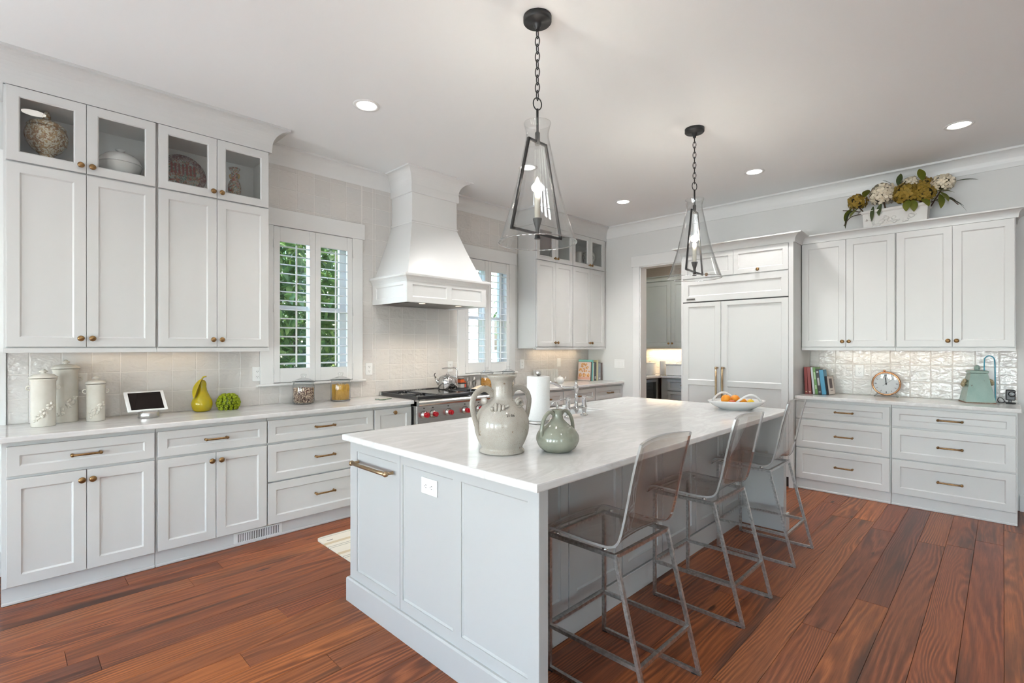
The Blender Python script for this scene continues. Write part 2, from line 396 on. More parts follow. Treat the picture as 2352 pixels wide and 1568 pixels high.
def painted(name, base, cols, scale, rough=0.2):
    """busy hand-painted porcelain pattern"""
    t = NT(name); v = t.coord(); c = t.ramp(t.noise(v, 6, 2), [(0.4, base), (0.6, base)])
    for i, k in enumerate(cols):
        n = t.noise(t.coord('Object', (1, 1, 1), rot=(i, 2 * i, i * 0.7)), scale * (1 + 0.3 * i), 3, 0.5, 1.5)
        c = t.mix(t.math('GREATER_THAN', n, 0.53 + 0.02 * i), c, k)
    t.col(c); t.set(Roughness=rough); return t.m
M['tureen'] = painted('tan_painted_faience', (0.62, 0.58, 0.46), [(0.26, 0.14, 0.06), (0.40, 0.26, 0.12)], 42)
M['medallion'] = painted('red_painted_porcelain', (0.42, 0.42, 0.38), [(0.30, 0.06, 0.045), (0.10, 0.16, 0.13), (0.36, 0.20, 0.10)], 42)
M['medallion_border'] = painted('plum_painted_porcelain', (0.30, 0.26, 0.24), [(0.14, 0.05, 0.045), (0.10, 0.05, 0.06)], 55)
M['pear'] = varied('chartreuse_glaze', (0.44, 0.31, 0.005), (0.36, 0.29, 0.008), 18, 0.1)
M['lime'] = varied('lime_glaze', (0.36, 0.42, 0.012), (0.26, 0.33, 0.01), 30, 0.3)
M['orange'] = varied('orange_peel', (0.85, 0.27, 0.01), (0.80, 0.33, 0.02), 60, 0.42, bump=0.2)
M['apple'] = varied('blushed_apple_skin', (0.50, 0.03, 0.02), (0.72, 0.25, 0.04), 12, 0.3)
M['lemon'] = plain('lemon_skin', (0.82, 0.55, 0.02), 0.4)
M['pasta'] = varied('dried_pasta', (0.72, 0.36, 0.045), (0.62, 0.27, 0.03), 30, 0.5)
M['pasta_y'] = varied('spaghetti', (0.80, 0.48, 0.05), (0.72, 0.40, 0.04), 30, 0.5)
M['bean'] = varied('mixed_beans', (0.10, 0.028, 0.022), (0.66, 0.50, 0.36), 110, 0.35, lo=0.47, hi=0.53)
M['leaf'] = varied('olive_leaf', (0.10, 0.13, 0.012), (0.17, 0.17, 0.02), 14, 0.45)
M['leaf_dark'] = varied('dark_leaf', (0.035, 0.06, 0.02), (0.07, 0.09, 0.025), 16, 0.5)
M['petal_cream'] = varied('cream_petal', (0.76, 0.65, 0.47), (0.82, 0.74, 0.60), 50, 0.7)
M['petal_gold'] = varied('gold_petal', (0.34, 0.205, 0.02), (0.27, 0.185, 0.025), 50, 0.7)
M['planter'] = crackle('distressed_white_plaster', (0.74, 0.70, 0.66), (0.80, 0.78, 0.75), (0.25, 0.19, 0.15), 8, 0.6, amt=0.0)
M['stem'] = plain('brown_stem', (0.07, 0.035, 0.018), 0.7)
def foliage():
    t = NT('garden_leaf'); oi = t.n('ShaderNodeTexCoord'); n = t.noise(t.coord('World'), 5, 4)
    c = t.ramp(n, [(0.3, (0.03, 0.075, 0.022)), (0.52, (0.10, 0.18, 0.045)), (0.70, (0.32, 0.38, 0.12))])
    t.col(c); t.set(Roughness=0.4, Subsurface_Weight=0.0)
    tl = t.n('ShaderNodeBsdfTranslucent'); t.l(c, tl.inputs[0]); mx = t.n('ShaderNodeMixShader'); mx.inputs[0].default_value = 0.35
    t.l(t.b.outputs[0], mx.inputs[1]); t.l(tl.outputs[0], mx.inputs[2]); t.l(mx.outputs[0], t.out.inputs[0]); return t.m
M['foliage'] = foliage()
M['stucco'] = varied('cream_stucco', (0.40, 0.35, 0.28), (0.46, 0.41, 0.33), 3, 0.9)
M['grass'] = varied('lawn', (0.06, 0.13, 0.02), (0.12, 0.2, 0.04), 8, 0.9)
M['bark'] = varied('bark', (0.08, 0.05, 0.03), (0.14, 0.1, 0.07), 20, 0.9)
M['rose_gold'] = plain('rose_gold', (0.66, 0.36, 0.20), 0.2, 1.0)
M['dial'] = plain('clock_dial', (0.70, 0.70, 0.70), 0.35)
M['screen'] = plain('dark_tablet_screen', (0.012, 0.008, 0.008), 0.05)
M['bluewire'] = plain('blue_enamelled_wire', (0.06, 0.36, 0.50), 0.3)
M['darkglass'] = plain('dark_oven_glass', (0.02, 0.022, 0.024), 0.08)
M['ink'] = plain('dark_ink', (0.02, 0.016, 0.014), 0.5)
M['galv'] = varied('galvanized_steel', (0.40, 0.40, 0.395), (0.62, 0.62, 0.61), 70, 0.33, 1.0, sc=(1, 1, 1))
M['shaker_steel'] = plain('brushed_pewter', (0.34, 0.33, 0.31), 0.28, 1.0)
M['wood_light'] = varied('pale_beech', (0.66, 0.54, 0.40), (0.72, 0.61, 0.47), 20, 0.5, sc=(1, 12, 12))
M['celadon'] = plain('green_edge_glaze', (0.05, 0.09, 0.055), 0.3)
_pc = {}
def flat(c, rough=0.5):
    k = (tuple(round(x, 3) for x in c), rough)
    if k not in _pc: _pc[k] = plain('colour_%d' % len(_pc), c, rough)
    return _pc[k]
# ------------------------------------------------------------------ setting
WA, WB, CZ = 4.38, 6.05, 3.08            # wall planes, ceiling
XW, YS = -3.4, -3.95                     # room sides behind and beside the camera
fl = struct('floor', MB().box(XW - .14, WB + .14, YS - .14, WA + .14, -0.12, -0.016), M['wood'], 'reddish brown wide-plank pine floor')
rng = random.Random(11)
PW = 0.146; k = 0
y = 0.29 + PW * math.floor((YS - 0.29) / PW)
while y < 3.86:
    x = XW - rng.uniform(0.0, 1.6)
    while x < WB:
        L = rng.uniform(1.5, 2.9); a, b = max(x, XW), min(x + L, WB)
        if b - a > 0.05:
            m = MB(); g = 0.0007; vs, fs = ring(lambda p, n, q: (p, q, n), [(a + g, b - g, y + g, y + PW - g, -0.015), (a + g, b - g, y + g, y + PW - g, -0.0012), (a + g + .0012, b - g - .0012, y + g + .0012, y + PW - g - .0012, 0)])
            fs += [(8, 9, 10, 11), (0, 1, 2, 3)]; m.add(vs, fs)
            off = Vector(((a + b) / 2, y + PW / 2, 0)); me = m.mesh('plank', M['wood'], off); inst('plank', me, fl, off)
        x += L
    y += PW
struct('ceiling', MB().box(XW - .14, 8.6, YS - .14, 5.0, CZ, CZ + 0.14), M['ceiling'], 'flat white painted ceiling')
# walls built round their openings
def wall_A():
    m = MB(); ops = [(1.581, 2.291), (3.669, 4.379)]; z0, z1 = 1.09, 2.41
    m.box(XW - .14, WB + .14, WA, WA + .14, -0.02, z0); m.box(XW - .14, WB + .14, WA, WA + .14, z1, CZ)
    xs = [XW - .14] + [v for o in ops for v in o] + [WB + .14]
    for i in range(0, len(xs), 2): m.box(xs[i], xs[i + 1], WA, WA + .14, z0, z1)
    return struct('wall_left', m, M['wall'], 'light grey wall with tiled backsplash and two shuttered windows')
wA = wall_A()
DY0, DY1, DZ = 2.66, 3.517, 2.478       # pantry doorway in the right-hand wall
m = MB(); m.box(WB, WB + .137, YS - .14, DY0, -0.02, CZ); m.box(WB, WB + .137, DY1, WA, -0.02, CZ); m.box(WB, WB + .137, DY0, DY1, DZ, CZ)
wB = struct('wall_right', m, M['wall'], 'light grey wall with doorway behind the right-hand cabinets')
WZ0, WZ1, WW = 0.38, 2.46, 1.14
def wall_with(name, face, pos, th, lo, hi, centers, label):
    m = MB()
    def bx(a, b, z0, z1):
        if face == 'x': m.box(pos - th, pos, a, b, z0, z1)
        else: m.box(a, b, pos - th, pos, z0, z1)
    bx(lo, hi, -0.02, WZ0); bx(lo, hi, WZ1, CZ); e = [lo] + [v for c in centers for v in (c - WW / 2, c + WW / 2)] + [hi]
    for i in range(0, len(e), 2): bx(e[i], e[i + 1], WZ0, WZ1)
    return struct(name, m, M['wall'], label)
wall_with('wall_back', 'x', XW, .14, YS, WA, (-2.35, -0.55, 1.25, 3.05), 'light grey wall with four tall windows behind the camera')
wall_with('wall_near', 'y', YS, .14, XW - .14, WB, (-1.6,), 'light grey wall with one tall window beside the camera')
def back_window(n, face, pos, c):
    e = bpy.data.objects.new('window_%d' % n, None); link(e); ORG[e] = Vector((pos, c, WZ0) if face == 'x' else (c, pos, WZ0)); e.location = ORG[e]
    tag(e, kind='structure', label='tall white gridded window number %d in the walls behind the camera' % n)
    def bx(m, a, b, z0, z1, d0, d1):
        if face == 'x': m.box(pos - d1, pos - d0, c + a, c + b, z0, z1)
        else: m.box(c + a, c + b, pos - d1, pos - d0, z0, z1)
    h = WW / 2; m = MB(); bx(m, -h - .1, -h, WZ0 - .02, WZ1, -.018, 0); bx(m, h, h + .1, WZ0 - .02, WZ1, -.018, 0); bx(m, -h - .12, h + .12, WZ1, WZ1 + .14, -.022, 0); bx(m, -h - .12, h + .12, WZ0 - .06, WZ0 - .02, -.05, 0)
    m.build('casing', M['trim'], e)
    m = MB(); bx(m, -h, -h + .05, WZ0, WZ1, .05, .09); bx(m, h - .05, h, WZ0, WZ1, .05, .09); bx(m, -h, h, WZ0, WZ0 + .06, .05, .09); bx(m, -h, h, WZ1 - .06, WZ1, .05, .09); bx(m, -.022, .022, WZ0, WZ1, .05, .09)
    for q in (0.25, 0.5, 0.75): z = WZ0 + (WZ1 - WZ0) * q; bx(m, -h, h, z - .018, z + .018, .052, .088)
    m.build('sash', M['trim'], e)
    m = MB(); bx(m, -h + .05, h - .05, WZ0 + .06, WZ1 - .06, .068, .072); m.build('pane', M['winpane'], e)
n = 3
for c in (-2.35, -0.55, 1.25, 3.05): back_window(n, 'x', XW, c); n += 1
for c in (-1.6,): back_window(n, 'y', YS, c); n += 1
# tiles
_tm = {}
def tile(face, parent, a0, a1, z0, z1, pos):
    w, h = round(a1 - a0 - .0026, 3), round(z1 - z0 - .0026, 3)
    if w < .012 or h < .012: return
    key = (face, w, h)
    if key not in _tm:
        fm = fmap(face, 0.0); m = MB(); c = .004
        vs, fs = ring(fm, [(-w / 2, w / 2, -h / 2, h / 2, -.006), (-w / 2, w / 2, -h / 2, h / 2, .0005), (-w / 2 + .0015, w / 2 - .0015, -h / 2 + .0015, h / 2 - .0015, .0022), (-w / 2 + c, w / 2 - c, -h / 2 + c, h / 2 - c, .003)])
        fs += [(12, 13, 14, 15)]; m.add(vs, fs); _tm[key] = m.mesh('tile', M['tile'])
    a, z = (a0 + a1) / 2, (z0 + z1) / 2
    inst('tile', _tm[key], parent, (a, pos, z) if face == 'A' else (pos, a, z))
def tiles(face, parent, rects, pos, seam0, s=0.152, zb=0.914, name='grout'):
    g = MB()
    for (a0, a1, z0, z1) in rects:
        if face == 'A': g.box(a0, a1, pos - .0016, pos + .010, z0, z1)
        else: g.box(pos - .0016, pos + .010, a0, a1, z0, z1)
        i0 = math.floor((a0 - seam0) / s); z = zb
        while z < z1 - 1e-4:
            if z + s > z0:
                i = i0
                while seam0 + i * s < a1 - 1e-4:
                    tile(face, parent, max(a0, seam0 + i * s), min(a1, seam0 + (i + 1) * s), max(z, z0), min(z + s, z1), pos); i += 1
            z += s
    g.build('grout_bed', M['grout'], parent)
tiles('A', wA, [(.012, 1.474, .914, 1.372), (1.474, 2.40, .914, 1.062), (2.40, 2.508, 1.062, 2.93), (2.40, 3.565, .914, 1.062), (2.508, 3.455, 1.062, 1.80), (3.455, 3.565, 1.062, 2.93), (1.44, 2.40, 2.56, 2.93), (2.508, 2.75, 1.80, 2.93), (3.25, 3.455, 1.80, 2.93),
                (3.565, 4.545, 2.56, 2.93), (3.565, 4.485, .914, 1.062), (4.485, 6.04, .914, 1.372)], 4.372, .110)
tiles('B', wB, [(-.085, 1.472, .914, 1.372)], 6.042, 1.394 - .152 * 12)
# crown mouldings
def cove(zb, zt, proj, lip=.018, foot=.02, n=9):
    p = [(0, zb), (.012, zb), (.014, zb + foot)]
    for i in range(n + 1):
        t = math.pi / 2 * i / n; p.append((.014 + (proj - .022) * (1 - math.cos(t)), zb + foot + (zt - zb - foot - lip) * math.sin(t)))
    return p + [(proj, zt - lip), (proj, zt), (0, zt)]
CR = cove(2.93, CZ, .095)
struct('trim_1', MB().sweep([(1.45, WA), (2.72, WA)], CR), M['trim'], 'white cove crown moulding between tall cabinets and range hood')
struct('trim_2', MB().sweep([(3.27, WA), (4.545, WA)], CR), M['trim'], 'white cove crown moulding right of the range hood')
struct('trim_3', MB().sweep([(WB, 4.05), (WB, YS)], CR), M['trim'], 'white cove crown moulding along the right-hand wall')
struct('trim_4', MB().sweep([(XW, YS), (XW, WA), (0.0, WA)], CR), M['trim'], 'white cove crown moulding behind the camera')
struct('baseboard_right', MB().sweep([(WB, -.1), (WB, YS)], [(0, 0), (.018, 0), (.018, .13), (.012, .14), (0, .14)]), M['trim'], 'white baseboard right of the drawer cabinet')
struct('baseboard_left', MB().sweep([(XW, YS), (XW, WA), (-.1, WA)], [(0, 0), (.018, 0), (.018, .13), (.012, .14), (0, .14)]), M['trim'], 'white baseboard behind the camera')
struct('trim_5', MB().box(-.11, .008, WA - .022, WA, 0.14, 2.6, .002), M['trim'], 'white casing strip left of the tall cabinets')
# windows 1 and 2 in the tiled wall
def kitchen_window(n, x0, x1, label):
    e = bpy.data.objects.new('window_%d' % n, None); link(e); e.location = ((x0 + x1) / 2, WA, 1.09); ORG[e] = e.location.copy(); tag(e, label, kind='structure')
    m = MB(); m.box(x0 - .105, x0, 4.352, WA, 1.085, 2.412, .002); m.box(x1, x1 + .105, 4.352, WA, 1.085, 2.412, .002); m.build('casing', M['trim'], e)
    MB().box(x0 - .125, x1 + .125, 4.347, WA, 2.412, 2.557, .002).build('header', M['trim'], e)
    m = MB(); m.sweep([(x0 - .13, WA), (x1 + .13, WA)], [(0, 1.062), (.035, 1.062), (.05, 1.07), (.05, 1.08), (.045, 1.085), (0, 1.085)]); m.build('sill', M['trim'], e)
    m = MB(); th = .012; y0, y1 = WA - .01, WA + .14                       # jamb liner
    m.box(x0, x0 + th, y0, y1, 1.09, 2.41); m.box(x1 - th, x1, y0, y1, 1.09, 2.41); m.box(x0, x1, y0, y1, 2.398, 2.41); m.box(x0, x1, y0, y1, 1.09, 1.102); m.build('jamb', M['trim'], e)
    xm = (x0 + x1) / 2; ys0, ys1 = 4.455, 4.495
    m = MB(); m.box(xm - .016, xm + .016, ys0 - .01, ys1 + .01, 1.10, 2.40); m.build('mullion', M['trim'], e)
    for (a, b) in ((x0 + .012, xm - .016), (xm + .016, x1 - .012)):
        lw = .066 if a < xm - .1 else .006; rw = .006 if a < xm - .1 else .066
        s = MB(); s.box(a, a + lw, ys0, ys1, 1.10, 2.40); s.box(b - rw, b, ys0, ys1, 1.10, 2.40); s.box(a, b, ys0, ys1, 1.10, 1.165); s.box(a, b, ys0, ys1, 2.345, 2.40); s.box(a, b, ys0 - .012, ys1, 1.715, 1.752)
        so = s.build('sash', M['trim'], e)
        MB().box(a + .004, b - .004, ys0 + .018, ys0 + .022, 1.11, 2.39).build('pane', M['winpane'], so)
kitchen_window(1, 1.581, 2.291, 'white cased double-hung window beside the tall left cabinets')
kitchen_window(2, 3.669, 4.379, 'white cased double-hung window to the right of the range hood')
_lv = {}
def shutter(x0, x1, label):
    z0, z1, yf, yb = 1.092, 2.408, 4.353, 4.383; t = thing('plantation_shutter', label, 'shutter', ((x0 + x1) / 2, yf, z0), group='plantation shutters on the kitchen windows')
    st = .049; m = MB(); m.box(x0, x0 + st, yf, yb, z0, z1, .002); m.box(x1 - st, x1, yf, yb, z0, z1, .002); m.box(x0 + st, x1 - st, yf + .002, yb - .002, z0, 1.211, .002); m.box(x0 + st, x1 - st, yf + .002, yb - .002, 2.285, z1, .002)
    m.build('frame', M['trim'], t); a, b = x0 + st + .001, x1 - st - .001; w = round(b - a, 4)
    if w not in _lv:
        l = MB(); pr = [(-.034, 0), (-.022, .0045), (0, .0056), (.022, .0045), (.034, 0), (.022, -.0045), (0, -.0056), (-.022, -.0045)]
        l.prism(pr, -w / 2, w / 2, fm=lambda p, q, r: (r, p, q)); _lv[w] = l.mesh('louver', M['trim'])
    nl = 14; dz = (2.285 - 1.211) / nl
    for i in range(nl): inst('louver', _lv[w], t, ((a + b) / 2, 4.370, 1.211 + dz * (i + .5)), Matrix.Rotation(R(7), 3, 'X'))
    xm = (a + b) / 2
    for (p, q) in ((1.222, 1.725), (1.748, 2.262)): MB().box(xm - .006, xm + .006, 4.322, 4.334, p, q, .002).build('tilt_rod', M['trim'], t)
    hx = x0 - .004 if label.find('left-hand') >= 0 else x1 + .004
    for hz in (1.2, 1.72, 2.26): MB().lathe([(.005, -.035), (.005, .035)], (hx, yf - .004, hz), 8).build('hinge', M['trim'], t)
    return t
shutter(1.583, 1.935, 'left-hand louvered shutter panel of window beside tall cabinets')
shutter(1.937, 2.289, 'right-hand louvered shutter panel of window beside tall cabinets')
shutter(3.671, 4.023, 'left-hand louvered shutter panel of window beyond the hood')
shutter(4.025, 4.377, 'right-hand louvered shutter panel of window beyond the hood')
# doorway casing
e = bpy.data.objects.new('door_1', None); link(e); e.location = (WB, (DY0 + DY1) / 2, 0); ORG[e] = e.location.copy(); tag(e, 'white cased doorway into the pantry', kind='structure')
m = MB(); m.box(WB - .02, WB, DY1, DY1 + .098, 0, DZ, .002); m.box(WB - .02, WB, DY0 - .03, DY0, 0, DZ, .002); m.build('casing', M['trim'], e)
MB().box(WB - .026, WB, DY0 - .03, DY1 + .12, DZ, DZ + .148, .002).build('header', M['trim'], e)
m = MB(); m.box(WB - .006, WB + .145, DY1 - .014, DY1, 0, DZ); m.box(WB - .006, WB + .145, DY0, DY0 + .014, 0, DZ); m.box(WB - .006, WB + .145, DY0, DY1, DZ - .014, DZ); m.build('jamb', M['trim'], e)
# pantry shell
PX, PN, PS = 8.24, 4.75, 1.9
struct('floor_pantry', MB().box(WB + .137, PX + .1, PS, PN, -.1, 0), M['wood'], 'dark wood floor of the pantry')
struct('wall_pantry_far', MB().box(PX, PX + .1, PS - .1, PN + .1, -.1, CZ), M['pantry_wall'], 'taupe far wall of the pantry')
wP = [o for o in bpy.data.objects if o.name == 'wall_pantry_far'][0]
struct('wall_pantry_left', MB().box(WB + .137, PX, PN, PN + .1, -.1, CZ), M['pantry_wall'], 'taupe side wall of the pantry')
struct('wall_pantry_right', MB().box(WB + .137, PX, PS - .1, PS, -.1, CZ), M['pantry_wall'], 'taupe wall of the pantry behind the refrigerator')
tiles('B', wP, [(3.35, 4.74, .914, 1.372)], PX - .008, 3.3)

struct('sky_block_roof', MB().box(-7.2, XW - .145, -7.6, 5.0, 2.72, 2.84).box(XW - .145, 6.6, -7.6, YS - .145, 2.72, 2.84), M['trim'], 'white porch roof outside the windows behind the camera')  # unseen roof, added to keep bluish sky light out of the rear windows
# ------------------------------------------------------------------ hardware
def knob_mesh(mat):
    return MB().lathe([(.0085, 0), (.0075, .003), (.0058, .012), (.008, .016), (.0155, .0195), (.0178, .0245), (.0165, .029), (.010, .0325), (1e-5, .0335)], n=18).mesh('knob', mat)
KN = knob_mesh(M['brass'])
_pull = {}
def pull_mesh(L, mat, r=.0066, so=.03, key=''):
    k = (round(L, 3), mat.name)
    if k not in _pull:
        m = MB(); h = L / 2
        for s in (-1, 1): m.lathe([(.009, 0), (.0075, .004), (.0065, so - .008)], (s * h, 0, 0), 12); m.sphere((s * h, 0, so - .002), r * 1.55, 12, 8)
        m.tube([(-h, 0, so), (-h * .5, 0, so + .003), (h * .5, 0, so + .003), (h, 0, so)], r, 10); _pull[k] = m.mesh('pull', mat)
    return _pull[k]
def hang(face, pos, front, hw):
    Mx = MA if face == 'A' else MBX
    for h in hw:
        p = (h[1], pos, h[2]) if face == 'A' else (pos, h[1], h[2])
        if h[0] == 'knob': inst('knob', KN, front, p, Mx)
        else: inst('handle', pull_mesh(h[3], h[4] if len(h) > 4 else M['brass']), front, p, Mx)
def base_cab(face, pos, a0, a1, fronts, label, toe=.035, group=None, toe_shoe=True, mat=None, back=None):
    mat = mat or M['cab']; back = back if back is not None else (WA if face == 'A' else WB) - .014
    loc = ((a0 + a1) / 2, (pos + back) / 2, 0) if face == 'A' else ((pos + back) / 2, (a0 + a1) / 2, 0)
    t = thing('base_cabinet', label, 'cabinet', loc, group=group)
    def bx(p0, p1, z0, z1, c=.001, A0=a0, A1=a1):
        return MB().box(A0, A1, p0, p1, z0, z1, c) if face == 'A' else MB().box(p0, p1, A0, A1, z0, z1, c)
    bx(pos + .0215, back, .095, .881).build('body', mat, t)
    bx(pos + toe, pos + toe + .02, .0, .095).build('toe_kick', mat, t)
    if toe_shoe: bx(pos + toe - .014, pos + toe, 0, .018, .004).build('shoe_moulding', mat, t)
    for f in fronts:
        o = shaker(face, pos, f['a'][0], f['a'][1], f['z'][0], f['z'][1], rail=f.get('rail', .056)).build(f['k'], mat, t)
        hang(face, pos, o, f['hw'])
    return t
FA = 3.79
D1, D2 = .697, .857
base_cab('A', FA, -.012, .667, [dict(k='drawer', a=(.007, .66), z=(D1, D2), rail=.05, hw=[('pull', .334, .777, .125)]),
    dict(k='door', a=(.007, .3335), z=(.104, .681), hw=[('knob', .313, .628)]), dict(k='door', a=(.3365, .66), z=(.104, .681), hw=[('knob', .361, .628)])],
    'white base cabinet at far left, one drawer above two doors, below the canisters', group='base cabinets under the left counter')
base_cab('A', FA, .669, 1.3325, [dict(k='drawer', a=(.677, 1.329), z=(D1, D2), rail=.05, hw=[('pull', 1.003, .777, .125)]),
    dict(k='door', a=(.677, 1.0015), z=(.104, .681), hw=[('knob', .975, .630)]), dict(k='door', a=(1.0045, 1.329), z=(.104, .681), hw=[('knob', 1.031, .630)])],
    'white base cabinet with one drawer and two doors, below the pear', group='base cabinets under the left counter')
base_cab('A', FA, 1.3345, 2.189, [dict(k='drawer', a=(1.338, 2.181), z=(D1, D2), rail=.05, hw=[('pull', 1.76, .777, .145)]),
    dict(k='drawer', a=(1.338, 2.181), z=(.414, .681), hw=[('pull', 1.76, .548, .145)]), dict(k='drawer', a=(1.338, 2.181), z=(.104, .403), hw=[('pull', 1.76, .262, .145)])],
    'white base cabinet with three stacked drawers under the shuttered window', group='base cabinets under the left counter')
base_cab('A', FA, 2.191, 2.571, [dict(k='door', a=(2.198, 2.564), z=(.104, D2), rail=.05, hw=[('knob', 2.385, .822)])],
    'narrow white cabinet with one knob just left of the range', group='base cabinets under the left counter')
xs = [(3.492, 4.105), (4.115, 4.735), (4.745, 5.395), (5.405, 6.045)]
lb = ['white cabinet just right of the range, mostly hidden by the vase', 'white drawer cabinet behind the paper towel roll', 'white drawer cabinet behind the bridge faucet', 'white drawer cabinet in the far corner by the light switch']
for (a, b), s in zip(xs, lb):
    c = (a + b) / 2
    base_cab('A', FA, a - .004, b + .004, [dict(k='drawer', a=(a, b), z=(D1, D2), rail=.05, hw=[('pull', c, .777, .11)]), dict(k='door', a=(a, c - .002), z=(.104, .681), hw=[('knob', c - .03, .63)]), dict(k='door', a=(c + .002, b), z=(.104, .681), hw=[('knob', c + .03, .63)])], s, group='base cabinets right of the range')
FB = 5.50
for (a0, a1, b0, b1, lab) in ((.711, 1.470, .719, 1.466, 'white three-drawer cabinet under the row of books'), (-.078, .709, -.069, .702, 'white three-drawer cabinet under the teal canister')):
    L = .135 if a0 > .5 else .15; c = (b0 + b1) / 2 + (-.03 if a0 > .5 else 0)
    base_cab('B', FB, a0, a1, [dict(k='drawer', a=(b0, b1), z=(D1, D2), rail=.05, hw=[('pull', c, .777, L)]), dict(k='drawer', a=(b0, b1), z=(.414, .681), hw=[('pull', c, .548, L)]), dict(k='drawer', a=(b0, b1), z=(.104, .403), hw=[('pull', c, .258, L)])], lab, toe=.02, group='drawer cabinets on the right-hand wall')
# toe-kick vent
t = thing('floor_vent', 'white slotted metal vent in the toe kick under the left cabinets', 'vent', (1.283, 3.818, 0.012))
MB().box(1.12, 1.447, 3.8195, 3.8245, .012, .09, .001).build('frame', M['plate_white'], t)
MB().box(1.14, 1.427, 3.8185, 3.8192, .024, .080).build('opening', M['black'], t)
sl = MB().box(-.0032, .0032, -.0015, .0015, -.028, .028).mesh('slat', M['plate_white'])
for i in range(25): inst('slat', sl, t, (1.1425 + i * .01175, 3.8165, .052))
# ------------------------------------------------------------------ wall cabinets
def upper_cab(face, pos, a0, a1, doors, label, z0=1.372, z1=2.897, glass_z=None, group=None, rail_z=(1.358, 1.392)):
    back = (WA if face == 'A' else WB) - .012
    def bx(m, A0, A1, p0, p1, Z0, Z1, c=.0):
        return m.box(A0, A1, p0, p1, Z0, Z1, c) if face == 'A' else m.box(p0, p1, A0, A1, Z0, Z1, c)
    loc = ((a0 + a1) / 2, (pos + back) / 2, z0) if face == 'A' else ((pos + back) / 2, (a0 + a1) / 2, z0)
    t = thing('upper_cabinet', label, 'cabinet', loc, group=group); f = pos + .0215
    m = MB()
    if glass_z is None: bx(m, a0, a1, f, back, z0, z1, .001)
    else:
        bx(m, a0, a1, f, back, z0, glass_z, .001); e = .018
        bx(m, a0, a0 + e, f, back, glass_z, z1); bx(m, a1 - e, a1, f, back, glass_z, z1); bx(m, a0 + e, a1 - e, f, back, z1 - .05, z1); bx(m, a0 + e, a1 - e, back - .012, back, glass_z, z1 - .05)
        bx(m, a0 + e, a1 - e, f, f + .018, glass_z, glass_z + .03)
    m.build('body', M['cab'], t)
    bx(MB(), a0, a1, f - .016, f + .004, rail_z[0], rail_z[1] - .005, .001).build('light_rail', M['cab'], t)
    for d in doors:
        if d.get('glass'):
            fr, (i0, i1, j0, j1) = framed(face, pos, *d['a'], *d['z']); o = fr.build('glass_door', M['cab'], t)
            pm = MB(); bx(pm, i0, i1, pos + .010, pos + .013, j0, j1); pm.build('pane', M['pane'], o)
        else: o = shaker(face, pos, *d['a'], *d['z'], rail=d.get('rail', .056)).build('door', M['cab'], t)
        hang(face, pos, o, d['hw'])
    return t
UA = 4.05
def stacked(a0, a1, b0, s0, s1, b1, label, group):
    zl, zg = (1.393, 2.456), (2.466, 2.893); kz = 1.445; gk = 2.508; inn = .026
    return upper_cab('A', UA, a0, a1, [dict(a=(b0, s0), z=zl, hw=[('knob', s0 - inn, kz)]), dict(a=(s1, b1), z=zl, hw=[('knob', s1 + inn, kz)]),
        dict(a=(b0, s0), z=zg, glass=1, hw=[('knob', s0 - inn, gk)]), dict(a=(s1, b1), z=zg, glass=1, hw=[('knob', s1 + inn, gk)])], label, glass_z=2.46, group=group)
stacked(-.005, .718, .006, .3555, .3585, .711, 'tall white stacked wall cabinet at far left with tureen behind glass', 'stacked wall cabinets with glass tops')
stacked(.719, 1.442, .727, 1.0765, 1.0795, 1.433, 'tall white stacked wall cabinet with painted plate behind glass', 'stacked wall cabinets with glass tops')
stacked(4.547, 5.262, 4.553, 4.904, 4.907, 5.257, 'far stacked wall cabinet next to the second window', 'stacked wall cabinets with glass tops')
stacked(5.263, 6.036, 5.268, 5.645, 5.648, 5.99, 'far stacked wall cabinet in the room corner above the books', 'stacked wall cabinets with glass tops')
CC = cove(2.897, CZ, .115, foot=.034)
struct('trim_6', MB().sweep([(-.006, WA), (-.006, UA + .012), (1.445, UA + .012), (1.445, WA)], CC), M['cab'], 'white cove crown on top of the tall left cabinets')
struct('trim_7', MB().sweep([(4.544, WA), (4.544, UA + .012), (WB, UA + .012)], CC), M['cab'], 'white cove crown on top of the far corner cabinets')
UB = 5.71
for (a0, a1, b0, s0, s1, b1, lab) in ((.703, 1.470, .709, 1.086, 1.089, 1.467, 'white two-door wall cabinet next to the refrigerator, above the books'), (-.072, .702, -.065, .312, .315, .697, 'white two-door wall cabinet above the teal canister')):
    upper_cab('B', UB, a0, a1, [dict(a=(b0, s0), z=(1.393, 2.432), hw=[('knob', s0 - .026, 1.445)]), dict(a=(s1, b1), z=(1.393, 2.432), hw=[('knob', s1 + .026, 1.445)])], lab, z1=2.45, group='two-door wall cabinets on the right-hand wall')
CB = cove(2.436, 2.512, .062, lip=.012, foot=.018)
struct('trim_8', MB().sweep([(UB + .018, 1.470), (UB + .018, -.074), (WB, -.074)], CB), M['cab'], 'white crown on top of the right-hand wall cabinets')
